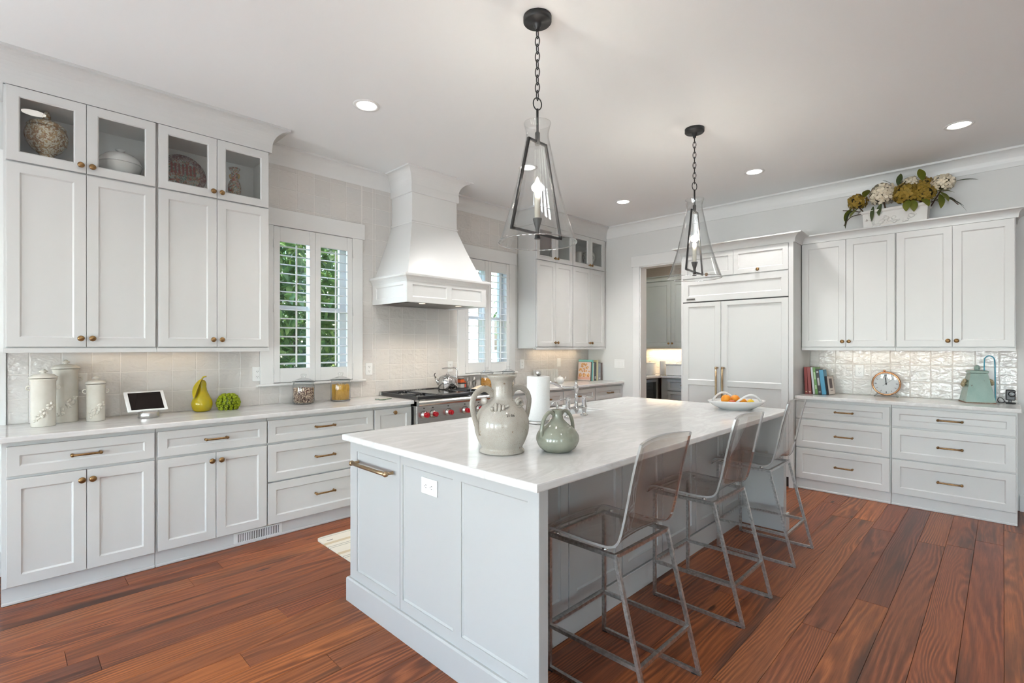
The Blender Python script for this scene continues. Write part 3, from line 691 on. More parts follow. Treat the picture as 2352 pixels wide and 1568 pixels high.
# ------------------------------------------------------------------ worktops
def bevelled(mb, off, seg=2):
    me = mb.mesh('tmp', M['marble']); bm = bmesh.new(); bm.from_mesh(me)
    bmesh.ops.bevel(bm, geom=[e for e in bm.edges if e.calc_face_angle(0) > .5], offset=off, segments=seg, affect='EDGES', profile=.6)
    r = MB(); bm.verts.index_update(); r.add([v.co[:] for v in bm.verts], [[v.index for v in f.verts] for f in bm.faces]); bm.free(); bpy.data.meshes.remove(me); return r
def slab(poly, label, z0=.8825, z1=.914, off=.006, name='countertop'):
    return tag(bevelled(MB().prism(poly, z0, z1), off).build(name, M['marble']), label, 'countertop')
slab([(-.06, 3.757), (2.573, 3.757), (2.573, 4.368), (-.06, 4.368)], 'long white marble countertop along the left wall, under canisters and jars')
slab([(3.490, 3.757), (6.046, 3.757), (6.046, 4.368), (3.490, 4.368)], 'white marble countertop right of the range with books in the corner')
slab([(5.467, -.10), (6.038, -.10), (6.038, 1.471), (5.467, 1.471)], 'white marble countertop on the right wall with clock')
IX0, IX1, IY0, IY1 = 1.300, 4.222, 1.158, 2.592
slab([(IX0, IY0), (IX1, IY0), (IX1, IY1), (3.222, IY1), (3.222, 2.185), (2.438, 2.185), (2.438, IY1), (IX0, IY1)], 'large white marble island top with sink cut-out')
# ------------------------------------------------------------------ island
def panelboard(face, pos, a0, a1, z0, z1, panels, th=.02, rec=.009, bead=.008):
    fm = fmap(face, pos); m = MB(); c = .0015
    vs, fs = ring(fm, [(a0, a1, z0, z1, -th), (a0, a1, z0, z1, -c), (a0 + c, a1 - c, z0 + c, z1 - c, 0)]); fs.append((0, 1, 2, 3)); m.add(vs, fs)
    A = sorted({a0 + c, a1 - c} | {v for p in panels for v in p[:2]}); Z = sorted({z0 + c, z1 - c} | {v for p in panels for v in p[2:]})
    for i in range(len(A) - 1):
        for j in range(len(Z) - 1):
            ca, cz = (A[i] + A[i + 1]) / 2, (Z[j] + Z[j + 1]) / 2
            if any(p[0] < ca < p[1] and p[2] < cz < p[3] for p in panels): continue
            m.add([fm(A[i], 0, Z[j]), fm(A[i + 1], 0, Z[j]), fm(A[i + 1], 0, Z[j + 1]), fm(A[i], 0, Z[j + 1])], [(0, 1, 2, 3)])
    for (p, q, r, s) in panels:
        vs, fs = ring(fm, [(p, q, r, s, 0), (p, q, r, s, -.004), (p + bead, q - bead, r + bead, s - bead, -rec)]); b = len(vs); fs.append((b - 4, b - 3, b - 2, b - 1)); m.add(vs, fs)
    return m
IE = 1.337                                                         # end panel plane facing the camera side
isl = thing('kitchen_island', 'pale grey panelled kitchen island with seating side and sink', 'island', (2.76, 1.9, 0))
MB().box(1.39, 4.115, 1.5105, 2.54, .0, .64).build('body', M['island'], isl)
panelboard('B', IE, 1.181, 2.072, .125, .8825, [(1.236, 1.614, .182, .831), (1.669, 2.049, .182, .831)], th=.05).build('end_panel', M['island'], isl)
d = panelboard('B', IE, 2.0755, 2.566, .125, .8825, [(2.102, 2.491, .182, .829)], th=.05).build('pull_out_door', M['island'], isl)
inst('handle', pull_mesh(.335, M['champagne'], r=.0095, so=.042), d, (IE, 2.305, .775), MBX)
MB().box(1.387, 4.19, 2.545, 2.566, .10, .65).build('sink_side_panel', M['island'], isl)
MB().box(4.118, 4.188, 1.181, 2.566, .0, .8825, .002).build('far_end_panel', M['island'], isl)
m = MB(); m.sweep([(4.188, 2.566), (1.337, 2.566), (1.337, 1.181), (1.392, 1.181)][::-1], [(0, 0), (-.016, 0), (-.016, .122), (-.010, .13), (0, .13)], smooth=False); m.build('skirting', M['island'], isl)
MB().box(4.118, 4.204, 1.165, 1.181, 0, .13, .002).build('skirting_foot', M['island'], isl)
MB().box(1.387, 4.118, 1.485, 1.5095, 0, .128, .002).build('back_skirting', M['island'], isl)
MB().box(1.387, 4.118, 1.5095, 1.513, .128, .88).build('back_frame', M['island'], isl)
e = [1.40, 1.905, 2.376, 2.832, 3.300, 3.745, 4.112]
for i in range(6): shaker('A', 1.490, e[i] + .004, e[i + 1] - .004, .136, .878, rail=.06).build('door', M['island'], isl)
m = MB(); m.box(1.39, 4.115, 1.513, 2.18, .70, .8825); m.box(1.39, 2.43, 2.18, 2.566, .70, .8825); m.box(3.23, 4.118, 2.18, 2.566, .70, .8825); m.build('top_frame', M['island'], isl)
# sink
m = MB(); fm = lambda a, n, z: (a, z, n)
vs, fs = ring(fm, [(2.433, 3.227, 2.19, 2.612, .66), (2.433, 3.227, 2.19, 2.612, .894), (2.437, 3.223, 2.194, 2.608, .898), (2.458, 3.202, 2.214, 2.588, .898), (2.462, 3.198, 2.218, 2.584, .894), (2.478, 3.182, 2.232, 2.57, .70)])
fs += [(0, 1, 2, 3), (20, 21, 22, 23)]; m.add(vs, fs); sk = m.build('sink', M['white_cer']); tag(sk, 'white ceramic apron sink set into the island top', 'sink')
# ------------------------------------------------------------------ range
RX0, RX1, RF = 2.577, 3.486, 3.715
rg = thing('range_cooker', 'stainless gas range with red knobs and black grates under the hood', 'range', ((RX0 + RX1) / 2, 4.04, 0))
MB().box(RX0, RX1, RF + .012, 4.365, .06, .905, .002).build('body', M['steel'], rg)
m = MB(); m.prism([(RF, .70), (RF + .03, .70), (RF + .03, .862), (RF + .012, .862)], RX0 + .004, RX1 - .004, fm=lambda p, q, r: (r, p, q)); m.build('control_panel', M['steel'], rg)
m = MB(); pr = [(RF + .05, .862), (RF - .012, .862), (RF - .024, .868), (RF - .030, .880), (RF - .029, .896), (RF - .018, .908), (RF + .0, .913), (RF + .10, .915), (RF + .10, .862)]
m.prism(pr, RX0, RX1, fm=lambda p, q, r: (r, p, q)); m.build('bullnose', M['steel'], rg)
MB().box(RX0, RX1, 3.80, 4.365, .9, .918, .002).build('cooktop', M['steel'], rg)
m = MB().box(RX0 + .004, RX1 - .004, 4.335, 4.366, .918, .957, .002); ro = m.build('island_trim', M['steel'], rg)
sl = MB().box(-.0035, .0035, -.002, .002, -.012, .012).mesh('slot', M['black'])
for i in range(44): inst('slot', sl, ro, (RX0 + .03 + i * .0197, 4.334, .940))
def grate(x0, x1):
    m = MB(); y0, y1, z0, z1 = 3.722, 4.325, .919, .950
    for (a, b, c, d) in ((x0, x1, y0, y0 + .018), (x0, x1, y1 - .018, y1), (x0, x0 + .018, y0 + .018, y1 - .018), (x1 - .018, x1, y0 + .018, y1 - .018), (x0 + .018, x1 - .018, (y0 + y1) / 2 - .009, (y0 + y1) / 2 + .009)): m.box(a, b, c, d, z0, z1, .003)
    g = m.build('grate', M['iron'], rg); xm = (x0 + x1) / 2
    for yc in (y0 + .155, y1 - .155):
        f = MB()
        for k in range(4):
            an = R(45 + 90 * k); p = Vector((xm + math.cos(an) * .045, yc + math.sin(an) * .045, .943)); q = Vector((xm + math.cos(an) * .13, yc + math.sin(an) * .155, .943)); f.beam(p, q, .011, .014)
        f.beam((xm - .13, yc, .941), (xm - .05, yc, .941), .010, .014); f.beam((xm + .05, yc, .941), (xm + .13, yc, .941), .010, .014)
        f.build('fingers', M['iron'], g)
        MB().lathe([(.05, .918), (.05, .926), (.035, .930), (.034, .938), (.01, .940), (1e-5, .940)], (xm, yc, 0), 20).build('burner', M['iron'], rg)
grate(RX0 + .004, 2.862); grate(3.201, RX1 - .004)
MB().box(2.866, 3.197, 3.73, 4.325, .918, .944, .003).build('griddle_frame', M['iron'], rg)
MB().box(2.872, 3.191, 3.80, 4.32, .9445, .9475, .001).build('griddle_cover', M['chrome'], rg)
for kx in (2.655, 2.752, 2.930, 3.133, 3.311, 3.408):
    Mk = Matrix.Rotation(R(90), 3, 'X')
    b = MB().lathe([(.036, 0), (.036, .004), (.028, .006), (.027, .020), (.024, .022)], n=24); b.xf(Matrix.Translation((kx, RF + .003, .782)) @ Mk.to_4x4()); bo = b.build('bezel', M['satin'], rg)
    kb = MB().lathe([(.021, .018), (.024, .022), (.0235, .05), (.020, .056), (1e-5, .057)], n=8, smooth=False); kb.box(-.006, .006, -.022, .022, .05, .062, .002); kb.xf(Matrix.Translation((kx, RF + .003, .782)) @ Mk.to_4x4()); kb.build('knob', M['red_knob'], bo)
    MB().box(kx - .004, kx + .004, RF + .004, RF + .006, .835, .843).build('marker', M['ink'], rg)
m = MB(); m.box(RX0 + .004, RX1 - .004, RF - .005, RF + .02, .19, .66, .004); od = m.build('oven_door', M['steel'], rg)
MB().box(RX0 + .004, RX1 - .004, RF + .008, RF + .02, .664, .697).build('vent_gap', M['black'], rg)
m = MB().tube([(RX0 + .06, RF - .055, .635), (RX1 - .06, RF - .055, .635)], .012, 12); m.beam((RX0 + .1, RF - .055, .635), (RX0 + .1, RF, .635), .014); m.beam((RX1 - .1, RF - .055, .635), (RX1 - .1, RF, .635), .014); m.build('handle', M['satin'], od)
for (lx, ly) in ((RX0 + .05, 3.79), (RX1 - .05, 3.79), (RX0 + .05, 4.3), (RX1 - .05, 4.3)): MB().lathe([(.02, 0), (.02, .06)], (lx, ly, 0), 12).build('foot', M['satin'], rg)
MB().box(RX0 + .004, RX1 - .004, RF + .015, RF + .03, .06, .186).build('kick_panel', M['steel'], rg)
# ------------------------------------------------------------------ hood
HX0, HX1, HF = 2.507, 3.457, 3.775
hd = thing('range_hood', 'large white tapered range hood with crown reaching the ceiling', 'range hood', ((HX0 + HX1) / 2, 4.1, 1.79))
hw = WA - .012; path = [(HX0, hw), (HX0, HF), (HX1, HF), (HX1, hw)]
m = MB(); m.box(HX0 + .02, HX1 - .02, HF + .02, hw, 1.835, 2.0); m.build('core', M['trim'], hd)
xm = (HX0 + HX1) / 2
panelboard('A', HF, HX0, HX1, 1.795, 1.99, [(HX0 + .06, xm - .03, 1.845, 1.955), (xm + .03, HX1 - .06, 1.845, 1.955)], th=.022).build('front_panel', M['trim'], hd)
panelboard('B', HX0, HF + .0225, hw, 1.795, 1.99, [(HF + .06, hw - .06, 1.845, 1.955)], th=.022).build('side_panel', M['trim'], hd)
MB().box(HX1 - .022, HX1, HF + .0225, hw, 1.795, 1.99, .001).build('side_panel', M['trim'], hd)
m = MB().sweep(path, [(-.01, 1.985), (.004, 1.985), (.008, 2.0), (.018, 2.018), (.034, 2.03), (.036, 2.045), (.028, 2.055), (-.01, 2.058)]); m.build('moulding', M['trim'], hd)
NX0, NX1, NF = 2.722, 3.266, 4.013
m = MB(); prof = []; n = 10; rows = []
for i in range(n + 1):
    t = i / n; s = t ** .92 if False else t; cv = .010 * math.sin(math.pi * t)
    x0 = HX0 + .022 + (NX0 - HX0 - .022) * s + cv * .5; x1 = HX1 - .022 + (NX1 - HX1 + .022) * s - cv * .5; yf = HF + .02 + (NF - HF - .02) * s + cv * .6; z = 2.05 + (2.585 - 2.05) * t
    rows.append([(x0, hw, z), (x0, yf, z), (x1, yf, z), (x1, hw, z)])
for k in range(3):
    vs = []; fs = []
    for r in rows: vs += [r[k], r[k + 1]]
    for i in range(n): fs.append((2 * i, 2 * i + 1, 2 * i + 3, 2 * i + 2))
    m.add(vs, fs, True)
m.build('tapered_body', M['trim'], hd)
MB().box(NX0, NX1, NF, hw, 2.58, 2.90, .001).build('neck', M['trim'], hd)
np_ = [(NX0, hw), (NX0, NF), (NX1, NF), (NX1, hw)]
MB().sweep(np_, [(-.01, 2.578), (.008, 2.580), (.010, 2.592), (.006, 2.600), (-.01, 2.602)]).build('neck_moulding', M['trim'], hd)
MB().sweep(np_, [(-.01, 2.868), (.014, 2.868), (.016, 2.872), (.016, 2.940), (-.01, 2.942)]).build('fascia', M['trim'], hd)
cp = cove(2.94, CZ, .125, lip=.012, foot=.006); MB().sweep(np_, [(o - (.01 if i in (0, len(cp) - 1) else 0), z) for i, (o, z) in enumerate(cp)]).build('crown', M['trim'], hd)
MB().box(HX0 + .09, HX1 - .09, HF + .09, hw - .03, 1.800, 1.834).build('filter_insert', varied('dark_steel', (.10, .085, .075), (.16, .14, .12), 5, .3, 1.0), hd)
for lx in (2.76, 3.2): MB().lathe([(.03, 1.7985), (.03, 1.8005), (1e-5, 1.8005)], (lx, HF + .13, 0), 16).build('lamp', M['hoodlamp'], hd); light('hood_lamp_beam', 'SPOT', (lx, HF + .13, 1.79), 14.0, (1.0, .86, .7), spot_size=R(130), spot_blend=.8, shadow_soft_size=.03)
# ------------------------------------------------------------------ refrigerator and its surround
RFX = 5.44
fr = thing('refrigerator', 'white panelled built-in refrigerator with two long bronze handles', 'refrigerator', (5.75, 2.06, 0))
MB().box(RFX + .022, WB - .012, 1.518, 2.612, .1, 2.15).build('body', M['cab'], fr)
PN2 = [(.18, .968), (1.022, 1.842)]
dl = shaker('B', RFX, 2.183, 2.612, .105, 1.885, rail=.062, panels=PN2).build('door', M['cab'], fr)
dr = shaker('B', RFX, 1.518, 2.179, .105, 1.885, rail=.062, panels=PN2).build('door', M['cab'], fr)
gp = shaker('B', RFX, 1.518, 2.612, 1.898, 2.150, rail=.062).build('grille_panel', M['cab'], fr)
for (yy, o) in ((2.215, dl), (2.147, dr)):
    m = MB().tube([(RFX - .05, yy, .62), (RFX - .05, yy, 1.175)], .0105, 14)
    for z in (.635, 1.165): m.tube([(RFX, yy, z), (RFX - .05, yy, z)], .009, 10); m.sphere((RFX - .05, yy, z), .0145, 12, 8)
    m.build('handle', M['champagne'], o)
MB().box(RFX + .004, RFX + .015, 1.518, 2.612, 1.886, 1.897).build('vent_slot', M['black'], fr)
tg = MB().box(RFX - .004, RFX - .0005, 2.47, 2.568, 1.917, 1.938, .001).build('name_plate', M['shaker_steel'], fr)
def text(name, s, size, mat, parent, Mx, ext=.0004):
    c = bpy.data.curves.new(name, 'FONT'); c.body = s; c.size = size; c.align_x = 'CENTER'; c.align_y = 'CENTER'; c.extrude = ext; c.resolution_u = 2; c.materials.append(mat)
    o = bpy.data.objects.new(name, c); link(o); dg = bpy.context.evaluated_depsgraph_get(); me = bpy.data.meshes.new_from_object(o.evaluated_get(dg)); me.name = name
    bpy.data.objects.remove(o); bpy.data.curves.remove(c); o = bpy.data.objects.new(name, me); link(o); o.parent = parent; o.matrix_local = Mx
    if not me.materials: me.materials.append(mat)
    return o
TB = Matrix(((0, 0, -1), (-1, 0, 0), (0, 1, 0)))                    # text reading left to right on a face towards -x
def onB(x, y, z, parent): return Matrix.Translation(Vector((x, y, z)) - ORG[parent]) @ TB.to_4x4()
text('lettering', 'SUB-ZERO', .0155, M['ink'], tg, onB(RFX - .0045, 2.519, 1.9275, tg))
MB().box(RFX + .05, RFX + .07, 1.518, 2.612, .0, .1).build('toe_kick', M['black'], fr)
su = thing('refrigerator_cabinet', 'white cabinet surround with two small doors above the refrigerator', 'cabinet', (5.75, 2.06, 0))
m = MB(); m.box(RFX + .004, WB - .012, 1.474, 1.5165, 0, 2.45, .001); m.box(RFX + .004, WB - .012, 2.6135, 2.634, 0, 2.45, .001); m.box(RFX + .022, WB - .012, 1.5165, 2.6135, 2.152, 2.45); m.build('body', M['cab'], su)
for (a, b, ky) in ((1.5185, 2.051, 1.80), (2.0535, 2.6115, 2.33)):
    o = shaker('B', RFX, a, b, 2.162, 2.424, rail=.05).build('door', M['cab'], su); hang('B', RFX, o, [('knob', ky, 2.19)])
struct('trim_9', MB().sweep([(WB, 2.634), (RFX + .018, 2.634), (RFX + .018, 1.474), (WB, 1.474)], cove(2.428, 2.515, .08, lip=.012, foot=.02)), M['cab'], 'white crown on top of the refrigerator surround')
# ------------------------------------------------------------------ bar stools
def spline(P, n):
    P = [Vector(p) for p in P]; out = []
    for i in range(len(P) - 1):
        a, b, c, d = P[max(i - 1, 0)], P[i], P[i + 1], P[min(i + 2, len(P) - 1)]
        for k in range(n):
            t = k / n; out.append(.5 * ((2 * b) + (c - a) * t + (2 * a - 5 * b + 4 * c - d) * t * t + (3 * b - a - 3 * c + d) * t ** 3))
    return out + [P[-1]]
def shell_grid(prof, W, bow, m, th, wf):
    """bent acrylic sheet: prof = (y,z) points, bow(s) = how far the middle sags along the normal"""
    n = len(prof); G = []
    for i, p in enumerate(prof):
        t = (prof[min(i + 1, n - 1)] - prof[max(i - 1, 0)]).normalized(); nv = Vector((0, t.y, -t.x)) if False else Vector((-t.y, t.x))
        s = i / (n - 1); row = []
        for j in range(m + 1):
            u = j / m * 2 - 1; b = bow(s) * (1 - u * u); q = p - nv * b; row.append((u * W / 2 * wf(s), q.x, q.y, nv))
        G.append(row)
    return G
def make_stool(xc, label):
    t = thing('bar_stool', label, 'bar stool', (xc, 1.16, 0), group='clear bar stools along the island')
    prof = spline([(1.447, .566), (1.435, .592), (1.40, .6085), (1.30, .607), (1.17, .604), (1.09, .610), (1.052, .636), (1.030, .70), (1.008, .80), (.985, .91), (.955, 1.028)], 4)
    bow = lambda s: .010 + .020 * min(1, max(0, (s - .45) / .25)); wf = lambda s: (1.0 if .06 < s < .965 else (.985 if s < .03 or s > .985 else .994)) * (1 - .02 * abs(s - .5))
    m_ = 12; G = shell_grid(prof, .428, bow, m_, .01, wf); th = .0095; n = len(G); m = MB(); top = []; bot = []
    for r in G:
        for (u, y, z, nv) in r: top.append((xc + u, y, z))
    for r in G:
        for (u, y, z, nv) in r: bot.append((xc + u, y - nv.x * th, z - nv.y * th))
    w = m_ + 1; F = [(i * w + j, i * w + j + 1, (i + 1) * w + j + 1, (i + 1) * w + j) for i in range(n - 1) for j in range(m_)]; K = n * w
    m.add(top + bot, F + [tuple(K + q for q in f) for f in F], True)
    E = []
    for i in range(n - 1): E += [(i * w, (i + 1) * w, K + (i + 1) * w, K + i * w), (i * w + m_, (i + 1) * w + m_, K + (i + 1) * w + m_, K + i * w + m_)]
    for j in range(m_): E += [(j, j + 1, K + j + 1, K + j), ((n - 1) * w + j, (n - 1) * w + j + 1, K + (n - 1) * w + j + 1, K + (n - 1) * w + j)]
    for f in E: m.f.append(f); m.sm.append(False); m.mi.append(1)
    m.build('seat_shell', [M['acrylic'], M['acrylic_edge']], t)
    b = .0155; g = M['galv']; h = .207
    for s in (-1, 1):
        x = xc + s * h
        MB().beam((x, 1.402, .0), (x, 1.402, .578), b, up=(0, 1, 0)).build('leg', g, t)
        MB().beam((x, .9205, .0), (x, 1.072, .590), b, up=(1, 0, 0)).build('leg', g, t)
        MB().beam((x, .915, .0078), (x, 1.41, .0078), b).build('floor_rail', g, t)
        MB().beam((x, .9755, .19), (x, 1.395, .19), b).build('footrest', g, t)
        MB().beam((x, 1.066, .5825), (x, 1.41, .5825), b).build('seat_rail', g, t)
        for yb in (1.12, 1.36): MB().lathe([(.011, .607), (.011, .612), (.007, .616), (1e-5, .617)], (x - s * .004, yb, -.012), 12).build('bolt', M['chrome'], t)
    for (y, z, nm) in ((.9695, .19, 'footrest'), (1.402, .19, 'footrest'), (1.070, .5825, 'seat_rail'), (1.395, .5825, 'seat_rail')): MB().beam((xc - h, y, z), (xc + h, y, z), b).build(nm, g, t)
    for s in (-1, 1):
        for yf in (.94, 1.39): MB().box(xc + s * h - .012, xc + s * h + .012, yf - .012, yf + .012, 0, .003).build('glide', M['blackplastic'], t)
    return t
def copy_tree(o, loc, label, rz=0.0):
    c = o.copy(); link(c); c.location = loc; c.rotation_euler = (0, 0, rz); c['label'] = label
    for ch in o.children:
        d = ch.copy(); link(d); d.parent = c; d.matrix_local = ch.matrix_local.copy()
        for g in ch.children: k = g.copy(); link(k); k.parent = d; k.matrix_local = g.matrix_local.copy()
    return c
st = make_stool(1.864, 'clear acrylic counter stool nearest the camera, on galvanized steel legs')
bpy.context.view_layer.update()
copy_tree(st, (2.775, 1.158, 0), 'clear acrylic counter stool in the middle of the three')
copy_tree(st, (3.709, 1.180, 0), 'clear acrylic counter stool at the far end of the island')
# ------------------------------------------------------------------ pendants and downlights
_ln = {}
def link_mesh(L, r, wd):
    m = MB(); pts = []
    for k in range(18):
        a = 2 * math.pi * k / 18; pts.append((wd * math.cos(a), 0, L / 2 * math.sin(a)))
    return m.tube(pts, r, 6, closed=True).mesh('chain_link', M['black'])
LK = link_mesh(.052, .0028, .0115); RG = link_mesh(.062, .003, .024)
def pendant(x, y, ang, label):
    t = thing('pendant_light', label, 'pendant light', (x, y, CZ), group='glass pendants over the island')
    MB().lathe([(.072, CZ - .0005), (.072, CZ - .026), (.068, CZ - .031), (.022, CZ - .031), (.02, CZ - .048), (.013, CZ - .056), (.010, CZ - .07), (1e-5, CZ - .07)], (x, y, 0), 32).build('canopy', M['black'], t)
    z = CZ - .085; i = 0
    while z > 2.655:
        inst('chain_link', LK, t, (x, y, z), Matrix.Rotation(R(18 + 90 * (i % 2)), 3, 'Z')); z -= .0395; i += 1
    inst('chain_link', RG, t, (x, y, z - .004), Matrix.Rotation(R(-20), 3, 'Z'))
    zr = z - .030
    m = MB(); m.lathe([(.0065, 2.43), (.0065, zr)], (x, y, 0), 12); m.lathe([(.0125, 2.425), (.0125, 2.487), (.008, 2.492)], (x, y, 0), 16); m.build('stem', M['black'], t)
    c, s = math.cos(ang), math.sin(ang); P = lambda u, z: (x + u * c, y + u * s, z)
    m = MB(); zt, zb, ht, hb, b = 2.441, 1.972, .066, .188, .0115
    up = (-s, c, 0)
    m.beam(P(-ht - .005, zt), P(ht + .005, zt), b); m.beam(P(-hb - .005, zb), P(hb + .005, zb), b); m.beam(P(-ht, zt), P(-hb, zb), b, up=up); m.beam(P(ht, zt), P(hb, zb), b, up=up); m.build('frame', M['black'], t)
    MB().lathe([(.016, 1.945), (.014, 1.955), (.0095, 1.985), (.0105, 1.998), (.024, 2.045), (.024, 2.049), (1e-5, 2.049)], (x, y, 0), 20).build('candle_cup', M['black'], t)
    MB().lathe([(.0145, 2.049), (.0145, 2.190), (.012, 2.194), (1e-5, 2.194)], (x, y, 0), 18).build('candle_sleeve', M['candle'], t)
    MB().lathe([(.006, 2.194), (.0115, 2.205), (.014, 2.222), (.011, 2.242), (.005, 2.258), (1e-5, 2.264)], (x, y, 0), 16).build('bulb', M['flame'], t)
    pr = [(.200, 1.925), (.178, 1.985), (.140, 2.105), (.104, 2.245), (.077, 2.375), (.064, 2.435), (.0585, 2.468), (.060, 2.495), (.066, 2.52), (.0705, 2.535)]
    sp = [(v.x, v.y) for v in spline([(a, b) for a, b in pr], 3)]; th = .0028
    MB().lathe(sp + [(r - th, z) for r, z in reversed(sp)] + [sp[0]], (x, y, 0), 48, cap=False).build('glass_shade', M['glass'], t)
    MB().lathe([(.2005, 1.923), (.2025, 1.9255), (.2, 1.928), (.1965, 1.926), (.2005, 1.923)], (x, y, 0), 56, cap=False).build('glass_lip', M['rimglass'], t)
    lt = light('pendant_bulb_light', 'POINT', (x, y, 2.226), 13.0, (1.0, .92, .80), shadow_soft_size=.03); return t
pendant(1.913, 1.700, 0.0, 'clear glass cone pendant with black frame, nearer the camera above the vases')
pendant(3.749, 1.706, R(6), 'clear glass cone pendant with black frame, farther one near the refrigerator')
dl_t = [(1.0, .94, .86)]
def downlight(x, y, label, e=46.0, ss=128):
    t = thing('recessed_downlight', label, 'downlight', (x, y, CZ - .004), group='recessed ceiling downlights')
    MB().lathe([(.066, CZ - .001), (.066, CZ - .003), (.074, CZ - .006), (.090, CZ - .004), (.092, CZ - .0005)], (x, y, 0), 32, cap=False).build('trim_ring', M['trim'], t)
    MB().lathe([(.066, CZ - .0025), (1e-5, CZ - .0025)], (x, y, 0), 32, cap=False).build('lens', M['downlight'], t)
    light('downlight_beam', 'SPOT', (x, y, CZ - .012), e, (1.0, .985, .965), spot_size=R(ss), spot_blend=.9, shadow_soft_size=.06)
downlight(1.776, 3.174, 'recessed ceiling downlight in front of the tall left cabinets and first window')
downlight(3.45, 3.19, 'recessed ceiling downlight seen through the nearer glass pendant', 64)
downlight(5.05, 3.155, 'recessed ceiling downlight nearest the far corner cabinets', 118)
downlight(5.07, 1.713, 'recessed ceiling downlight in front of the refrigerator', 54)
downlight(5.095, .241, 'recessed ceiling downlight at right, in front of the flower planter', 24)
downlight(.148, 3.14, 'recessed ceiling downlight mirrored in the tureen cabinet glass', 16)
downlight(2.95, .24, 'recessed ceiling downlight just above the picture, over the open floor', 60, 80)  # lamp added out of view to throw a light pool on the floor
for (x, y) in ((.15, 1.7), (1.3, .24), (-1.5, 3.1), (-1.5, 1.7), (-1.5, .2), (-1.5, -1.6), (1.3, -1.6), (3.4, -1.6), (5.1, -1.6)): downlight(x, y, 'recessed ceiling downlight outside the picture', 22)
# under-cabinet strips
def strip(x0, x1, y0, y1, z, label, e, rz=0):
    o = MB().box(x0, x1, y0, y1, z - .012, z, .002).build('light_bar', M['plate_white']); tag(o, label, 'light bar', 'under-cabinet light bars')
    lx, ly = x1 - x0, y1 - y0
    light('light_bar_glow', 'AREA', ((x0 + x1) / 2, (y0 + y1) / 2, z - .0135), e, (1.0, .74, .46), shape='RECTANGLE', size=lx, size_y=ly)
strip(.35, 1.10, 4.27, 4.30, 1.3715, 'slim warm light bar under the tall left cabinets', 0.26)
strip(4.75, 5.75, 4.27, 4.30, 1.3715, 'slim warm light bar under the far corner cabinets', 0.8)
strip(5.93, 5.96, .25, 1.25, 1.3715, 'slim warm light bar under the right-hand wall cabinets', 0.4)
# ------------------------------------------------------------------ outlets and switches
def plate(face, a, z, w, h, kind, label, pos, horiz=False):
    fm = fmap(face, pos); loc = fm(a, 0, z); t = thing('wall_outlet' if kind == 'outlet' else 'light_switch', label, 'outlet' if kind == 'outlet' else 'switch', loc)
    def bx(A0, A1, Z0, Z1, n0, n1, c=.0):
        p, q = fm(a + A0, n0, z + Z0), fm(a + A1, n1, z + Z1); return MB().box(min(p[0], q[0]), max(p[0], q[0]), min(p[1], q[1]), max(p[1], q[1]), min(p[2], q[2]), max(p[2], q[2]), c)
    bx(-w / 2, w / 2, -h / 2, h / 2, 0, .006, .002).build('plate', M['plate_white'], t)
    if kind == 'outlet':
        for s in (-1, 1):
            o = (s * .021, 0) if horiz else (0, s * .021); r = bx(o[0] - .015, o[0] + .015, o[1] - .015, o[1] + .015, .006, .0075, .0006).build('socket', M['plate_white'], t)
            for q in (-.006, .006):
                sl = (bx(o[0] - .006, o[0] + .003, o[1] + q - .0012, o[1] + q + .0012, .0075, .0079) if horiz else bx(o[0] + q - .0012, o[0] + q + .0012, o[1] - .003, o[1] + .006, .0075, .0079)); sl.build('slot', M['ink'], r)
            (bx(o[0] + .007, o[0] + .011, o[1] - .002, o[1] + .002, .0075, .0079) if horiz else bx(o[0] - .002, o[0] + .002, o[1] - .011, o[1] - .007, .0075, .0079)).build('slot', M['ink'], r)
    else:
        n = kind
        for i in range(n):
            c = (i - (n - 1) / 2) * .046; bx(c - .0165, c + .0165, -.033, .033, .006, .009, .001).build('rocker', M['plate_white'], t)
TA, TBx = 4.369, 6.039
plate('A', 1.455, 1.170, .073, .117, 'outlet', 'white wall outlet left of the first window casing', TA)
plate('A', 2.470, 1.180, .073, .117, 'outlet', 'white wall outlet between first window and range', TA)
plate('A', 3.462, 1.175, .073, .117, 'outlet', 'white wall outlet behind the kettle', TA)
plate('A', 4.620, 1.175, .073, .117, 'outlet', 'white wall outlet right of the second window', TA)
plate('A', .352, 1.160, .073, .117, 1, 'white switch plate partly hidden behind the largest canister', TA)
plate('A', 5.36, 1.178, .073, .117, 1, 'white switch plate on the far tiles beside the cookbooks', TA)
plate('B', 3.835, 1.155, .165, .122, 3, 'white triple rocker switch on the wall beside the pantry doorway', WB - .001)
plate('B', 1.032, 1.155, .073, .117, 'outlet', 'white wall outlet between the red books and clock', TBx)
plate('B', 1.843, .763, .118, .073, 'outlet', 'white horizontal outlet on the island end panel', IE - .0005 + .0085, horiz=True)
